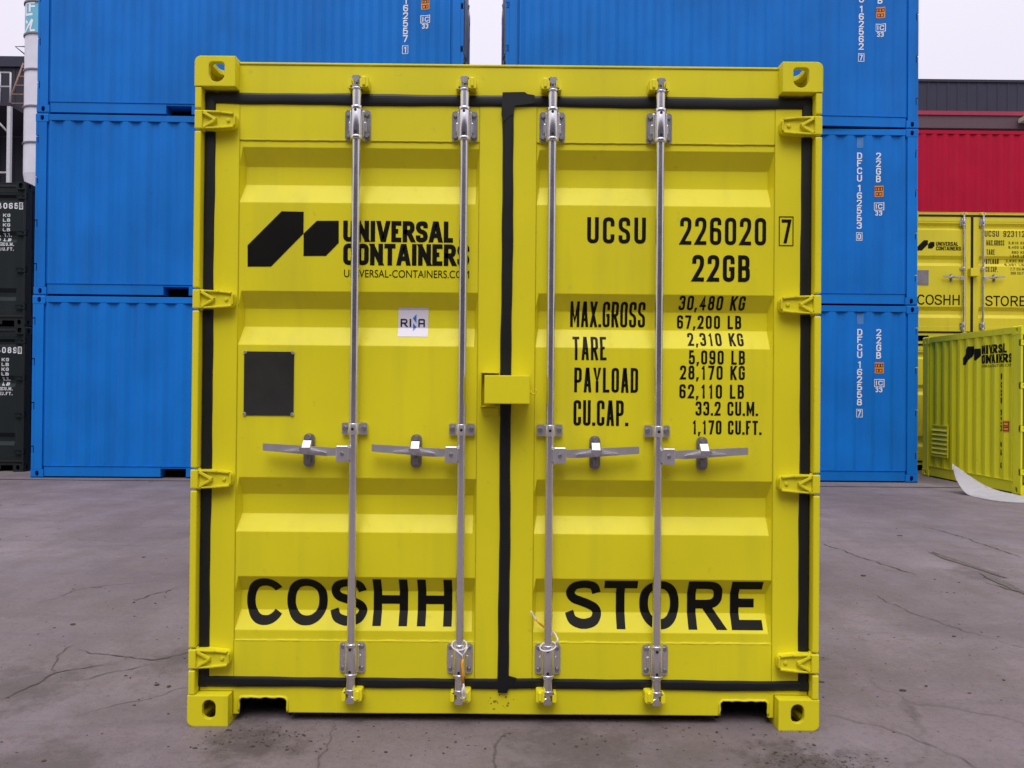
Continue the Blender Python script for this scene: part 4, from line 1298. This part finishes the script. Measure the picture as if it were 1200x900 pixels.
v.box(vx - .016, vx, 1.69, 1.715, .3625, .7995, .003); v.box(vx - .016, vx, 2.135, 2.16, .3625, .7995, .003)
for k in range(6):
    z = .385 + k * .07
    v.poly([(vx - .022, z), (vx - .018, z), (vx + .010, z + .052), (vx + .006, z + .052)], 1.7155, 2.1345, mp=lambda u, w, q: (u, q, w))
v.box(vx + .006, vx + .012, 1.7155, 2.1345, .3625, .7995)
v.build('vent', M['lime'], lime)
LDt = LD
LDt.letter(0, 'logo', logo(T=sc), INK, .002)

# black pair at the left
M['zinc_dark'] = plain('dark_painted_steel', (.025, .032, .034), rough=.5)
blo, _, BLO = mini('black', metal='zinc_dark', keeper='black')
blo.location = (-7.318 - WM / 2, 8.95, 0)
bup = copy_tree(blo); bup.location = (-7.346 - WM / 2, 8.98, HM)
tag(blo, 'small black container on the ground at the left edge, number ending in 898', 'container', 'small black containers')
tag(bup, 'small black container on top of its twin at the left edge, number ending in 650', 'container', 'small black containers')
bd2 = sorted([c for c in bup.children if c.name.split('.')[0] == 'door'], key=lambda c: sum(v.co.x for v in c.data.vertices))
B2 = DoorEnd.__new__(DoorEnd); B2.prof, B2.panels, B2.doors = MPROF, BLO.panels, bd2
def black_text(D, num, chk, rows):
    bm = stroke_text(num, .64, 1.795, .950, 1.885, .017, .42)
    D.letter(1, 'lettering', bm, M['white'], .002)
    bm = rect_bm(.966, 1.785, 1.026, 1.895)
    D.letter(1, 'lettering', bm, M['white'], .002)
    bm = stroke_text(chk, .978, 1.800, 1.014, 1.880, .012); D.letter(1, 'lettering', bm, M['ink'], .004)
    bm = bmesh.new()
    for k, (a, b) in enumerate(rows):
        z = 1.720 - k * .0735
        xr = .83 + (.06 if k >= 6 else 0)
        stroke_text(b, xr - .055 * len(b.replace('.', '')), z - .05, xr, z, .012, .34, bm)
        stroke_text(a, xr - .19 - .05 * len(a), z - .05, xr - .16, z, .012, .34, bm)
    D.letter(1, 'lettering', bm, M['whitesoft'], .002)
black_text(B2, '4065', '0', (('0', 'KG'), ('0', 'LB'), ('0', 'KG'), ('0', 'LB'), ('Y.', 'Y.T.'), ('0', 'LB'), ('2', 'CU.M.'), ('1', 'CU.FT.')))
black_text(BLO, '4089', '8', (('10', 'KG'), ('00', 'LB'), ('10', 'KG'), ('00', 'LB'), ('T.', 'Y.T.'), ('10', 'LB'), ('02', 'CU.M.'), ('89', 'CU.FT.')))

# ------------------------------------------------------------------ red stack further back
red = empty('shipping_container')
body(red, W20, H20, L20, M['red'], hinge_z=BHZ, pockets=False)
rdo = DoorEnd(red, W20, H20, M['red'], PROF, BHZ, ((-.592,), (.590,)), ((-1.054, -.113), (.113, 1.054)), fine=False, keeper='red')
for k, lab in enumerate(('red container at the foot of its stack, hidden behind the small yellow ones', 'red container under the topmost red one, behind the small yellow ones',
                         'crimson ribbed container rising above the small yellow one on the right')):
    o = red if k == 0 else copy_tree(red)
    o.location = (8.3 + .06 * (k % 2), 16.3 + W20 / 2, H20 * k); o.rotation_euler = (0, 0, -PI / 2)
    tag(o, lab, 'container', 'red containers')

# ------------------------------------------------------------------ curled white sheet
Fp = [(5.854, 7.35, 0.324), (5.86, 7.3, 0.201), (5.871, 7.2, 0.096), (5.886, 7.13, 0.039), (5.923, 7.08, 0.006), (5.917, 6.84, 0.006), (5.944, 6.58, 0.006), (6.041, 6.47, 0.006), (6.197, 6.44, 0.006), (6.496, 6.28, 0.006)]
Bp = [(5.859, 7.38, 0.389), (5.944, 7.41, 0.336), (6.035, 7.43, 0.278), (6.12, 7.42, 0.218), (6.238, 7.38, 0.133), (6.33, 7.3, 0.077), (6.414, 7.2, 0.045), (6.515, 7.15, 0.025), (6.613, 7.08, 0.008), (6.891, 6.85, 0.006)]
def smooth(P, k=5):
    P = [Vector(p) for p in P]; o = []
    for i in range(len(P) - 1):
        p0, p1, p2, p3 = P[max(i - 1, 0)], P[i], P[i + 1], P[min(i + 2, len(P) - 1)]
        for j in range(k):
            t = j / k
            o.append(.5 * ((2 * p1) + (p2 - p0) * t + (2 * p0 - 5 * p1 + 4 * p2 - p3) * t * t + (3 * p1 - p0 - 3 * p2 + p3) * t ** 3))
    o.append(P[-1]); return o
fa, ba = smooth(Fp), smooth(Bp)
sh = MB()
top = [[tuple(a.lerp(b, t) - Vector((0, 0, .5 * t * (1 - t) * max(0, b.z - .01)))) for t in (0, .2, .4, .6, .8, 1)] for a, b in zip(fa, ba)]
off = Vector((.002, .0, -.004))
sh.grid(top)
for f in sh.bm.faces: f.smooth = True
bmesh.ops.solidify(sh.bm, geom=sh.bm.faces[:], thickness=.006)
tag(sh.build('plastic_sheet', M['sheet'], recalc=True), 'thin white plastic sheet lying by the lime container with one corner curled up', 'sheet')

# ------------------------------------------------------------------ far buildings, silo, access platform
def building(name, label, x0, x1, y0, y1, H, rz, bands, mat):
    b = empty(name, ((x0 + x1) / 2, y0, 0), rz)
    tag(b, label, 'building')
    hx = (x1 - x0) / 2
    for (nm, z0, z1, dy, mt, rib) in bands:
        w = MB()
        w.box(-hx, hx, dy, y1 - y0, z0, z1)
        if rib:
            n = int((x1 - x0) / rib)
            for k in range(n):
                x = -hx + (k + .5) * rib
                w.box(x - rib * .10, x + rib * .10, dy - .016, dy - .001, z0 + .004, z1 - .004)
        w.build(nm, M[mt], b)
    return b
b = building('warehouse', 'long slate grey warehouse with a red trim line behind the red container', 13, 40, 30, 46, 14.4, 0,
             (('wall', 0, 12.42, .30, 'palewall', .55), ('eave_band', 12.424, 12.95, .0, 'eave', 0), ('trim', 12.954, 13.12, -.06, 'trimred', 0),
              ('parapet', 13.124, 14.33, -.02, 'slate', .42), ('coping', 14.334, 14.44, -.08, 'slate2', 0)), 'slate')
lp = MB()
lp.poly([(0, 12.62), (1.3, 12.62), (1.3, 13.02), (.35, 12.98), (0, 12.80)], 1.0, 2.2)
cpy = lp.build('canopy', M['beige'], b)
cpy.location = (21.15 - 26.5, -2.3, 0)

b = building('shed', 'dark grey cladded shed with a flat roof behind the white silo', -34, -16.2, 26, 40, 13.3, 0,
             (('wall', 0, 12.95, 0, 'slate2', .5), ('parapet', 12.954, 13.33, -.10, 'slate', 0)), 'slate2')

# silo
SX, SY, SR = -15.05, 22.3, .47
silo = empty('silo', (SX, SY, 0))
tag(silo, 'tall white banded silo pipe beside the left blue stack with a blue painted top', 'silo')
s = MB()
s.cyl((0, 0, 8.0), (0, 0, 12.36), SR, seg=40)
s.cyl((0, 0, 7.0), (0, 0, 8.0), .30, SR, seg=40)
s.cyl((0, 0, 0), (0, 0, 7.0), .30, seg=32)
s.build('shell', M['silo'], silo)
s = MB(); s.cyl((0, 0, 12.364), (0, 0, 13.38), SR, seg=40); s.build('painted_band', M['cyan'], silo)
s = MB(); s.cyl((0, 0, 13.384), (0, 0, 16.5), SR, seg=40); s.cyl((0, 0, 16.5), (0, 0, 17.1), SR, .08, seg=40); s.build('shell', M['silo'], silo)
s = MB()
for z in (8.95, 10.09, 11.25, 12.38, 13.40, 14.6, 15.8):
    s.cyl((0, 0, z - .025), (0, 0, z + .025), SR + .035, seg=40)
s.build('flange', M['band'], silo)
# part of a white character painted round the blue band
def wrap(bm):
    for k in range(-8, 9):
        bmesh.ops.bisect_plane(bm, geom=bm.verts[:] + bm.edges[:] + bm.faces[:], dist=1e-6, plane_co=(k * .06, 0, 0), plane_no=(1, 0, 0))
    for v in bm.verts:
        t = v.co.x / SR
        v.co = Vector(((SR + .004 + v.co.z) * math.sin(t), -(SR + .004 + v.co.z) * math.cos(t), v.co.y))
    return bm
bm = bmesh.new()
for k, (p, q, w) in enumerate((((-.30, 13.32), (-.30, 12.98), .075), ((-.30, 12.97), (-.02, 12.97), .075), ((-.12, 13.30), (-.12, 13.05), .07), ((-.12, 13.22), (.05, 13.22), .06), ((-.30, 13.33), (.05, 13.33), .05),
                              ((-.30, 12.80), (-.20, 12.70), .075), ((-.33, 12.42), (-.16, 12.62), .075), ((-.16, 12.62), (-.02, 12.80), .075), ((-.02, 12.80), (-.10, 12.50), .06), ((-.10, 12.46), (.06, 12.46), .07))):
    _ribbon(bm, [Vector(p), Vector(q)], w, False, .0004 * k)
from_bm('lettering', wrap(bm), M['white'], silo)
s = MB(); s.tube([(-.32, -.30, 12.02), (-.72, -.2, 12.06), (-.42, -.2, 11.82)], .022, 6); s.build('bracket', M['band'], silo)

# access platform against the shed
pf = empty('access_platform', (-16.83, 23.0, 0))
tag(pf, 'grey steel access platform with tube railings beside the white silo', 'platform')
d = MB(); d.box(-3.5, .47, -.2, 2.95, 10.42, 10.52); d.build('deck', M['slate2'], pf)
r = MB()
for z in (11.52, 11.06): r.tube([(-3.5, -.15, z), (.45, -.15, z)], .025, 8)
for x in (-2.7, -1.8, -.9, .11, .45): r.tube([(x, -.15, 10.52), (x, -.15, 11.52)], .028, 8)
r.build('railing', M['galv'], pf)
for x in (.43, -3.2):
    q = MB(); q.box(x - .055, x + .055, -.19, -.08, 0, 10.415); q.build('leg', M['galv'], pf)
r = MB(); r.tube([(.40, -.13, 9.55), (-.40, -.13, 10.38)], .033, 8); r.tube([(-3.2, -.13, 8.25), (.40, -.13, 8.25)], .033, 8)
r.tube([(-.11, -.14, 11.08), (.0, -.15, 11.30), (.13, -.16, 11.02)], .03, 8)
r.build('brace', M['galv'], pf)
ld = empty('ladder', (-16.36, 23.6, 10.52))
tag(ld, 'rusty ladder leaning from the platform deck beside the white silo', 'ladder')
l = MB()
l.tube([(-.42, -.3, 0.004), (-.07, .0, 1.62)], .026, 8); l.tube([(.10, -.3, 0.004), (.45, .0, 1.62)], .026, 8)
l.build('rail', M['rust'], ld)
for k in range(5):
    t = (k + .5) / 5
    q = MB(); q.tube([(-.42 + .35 * t, -.3 + .3 * t, 1.62 * t), (.10 + .35 * t, -.3 + .3 * t, 1.62 * t)], .02, 6); q.build('rung', M['rust'], ld)

building('warehouse', 'long dark clad yard building across from the yellow doors, outside the picture', -34, 34, -18, -6, 11.5, PI,  # added out of view: gives the lock bars something dark to reflect
         (('wall', 0, 1.2, 0, 'palewall', 0), ('cladding', 1.204, 11.2, .05, 'slate2', .6), ('coping', 11.204, 11.5, -.08, 'slate', 0)), 'slate2')
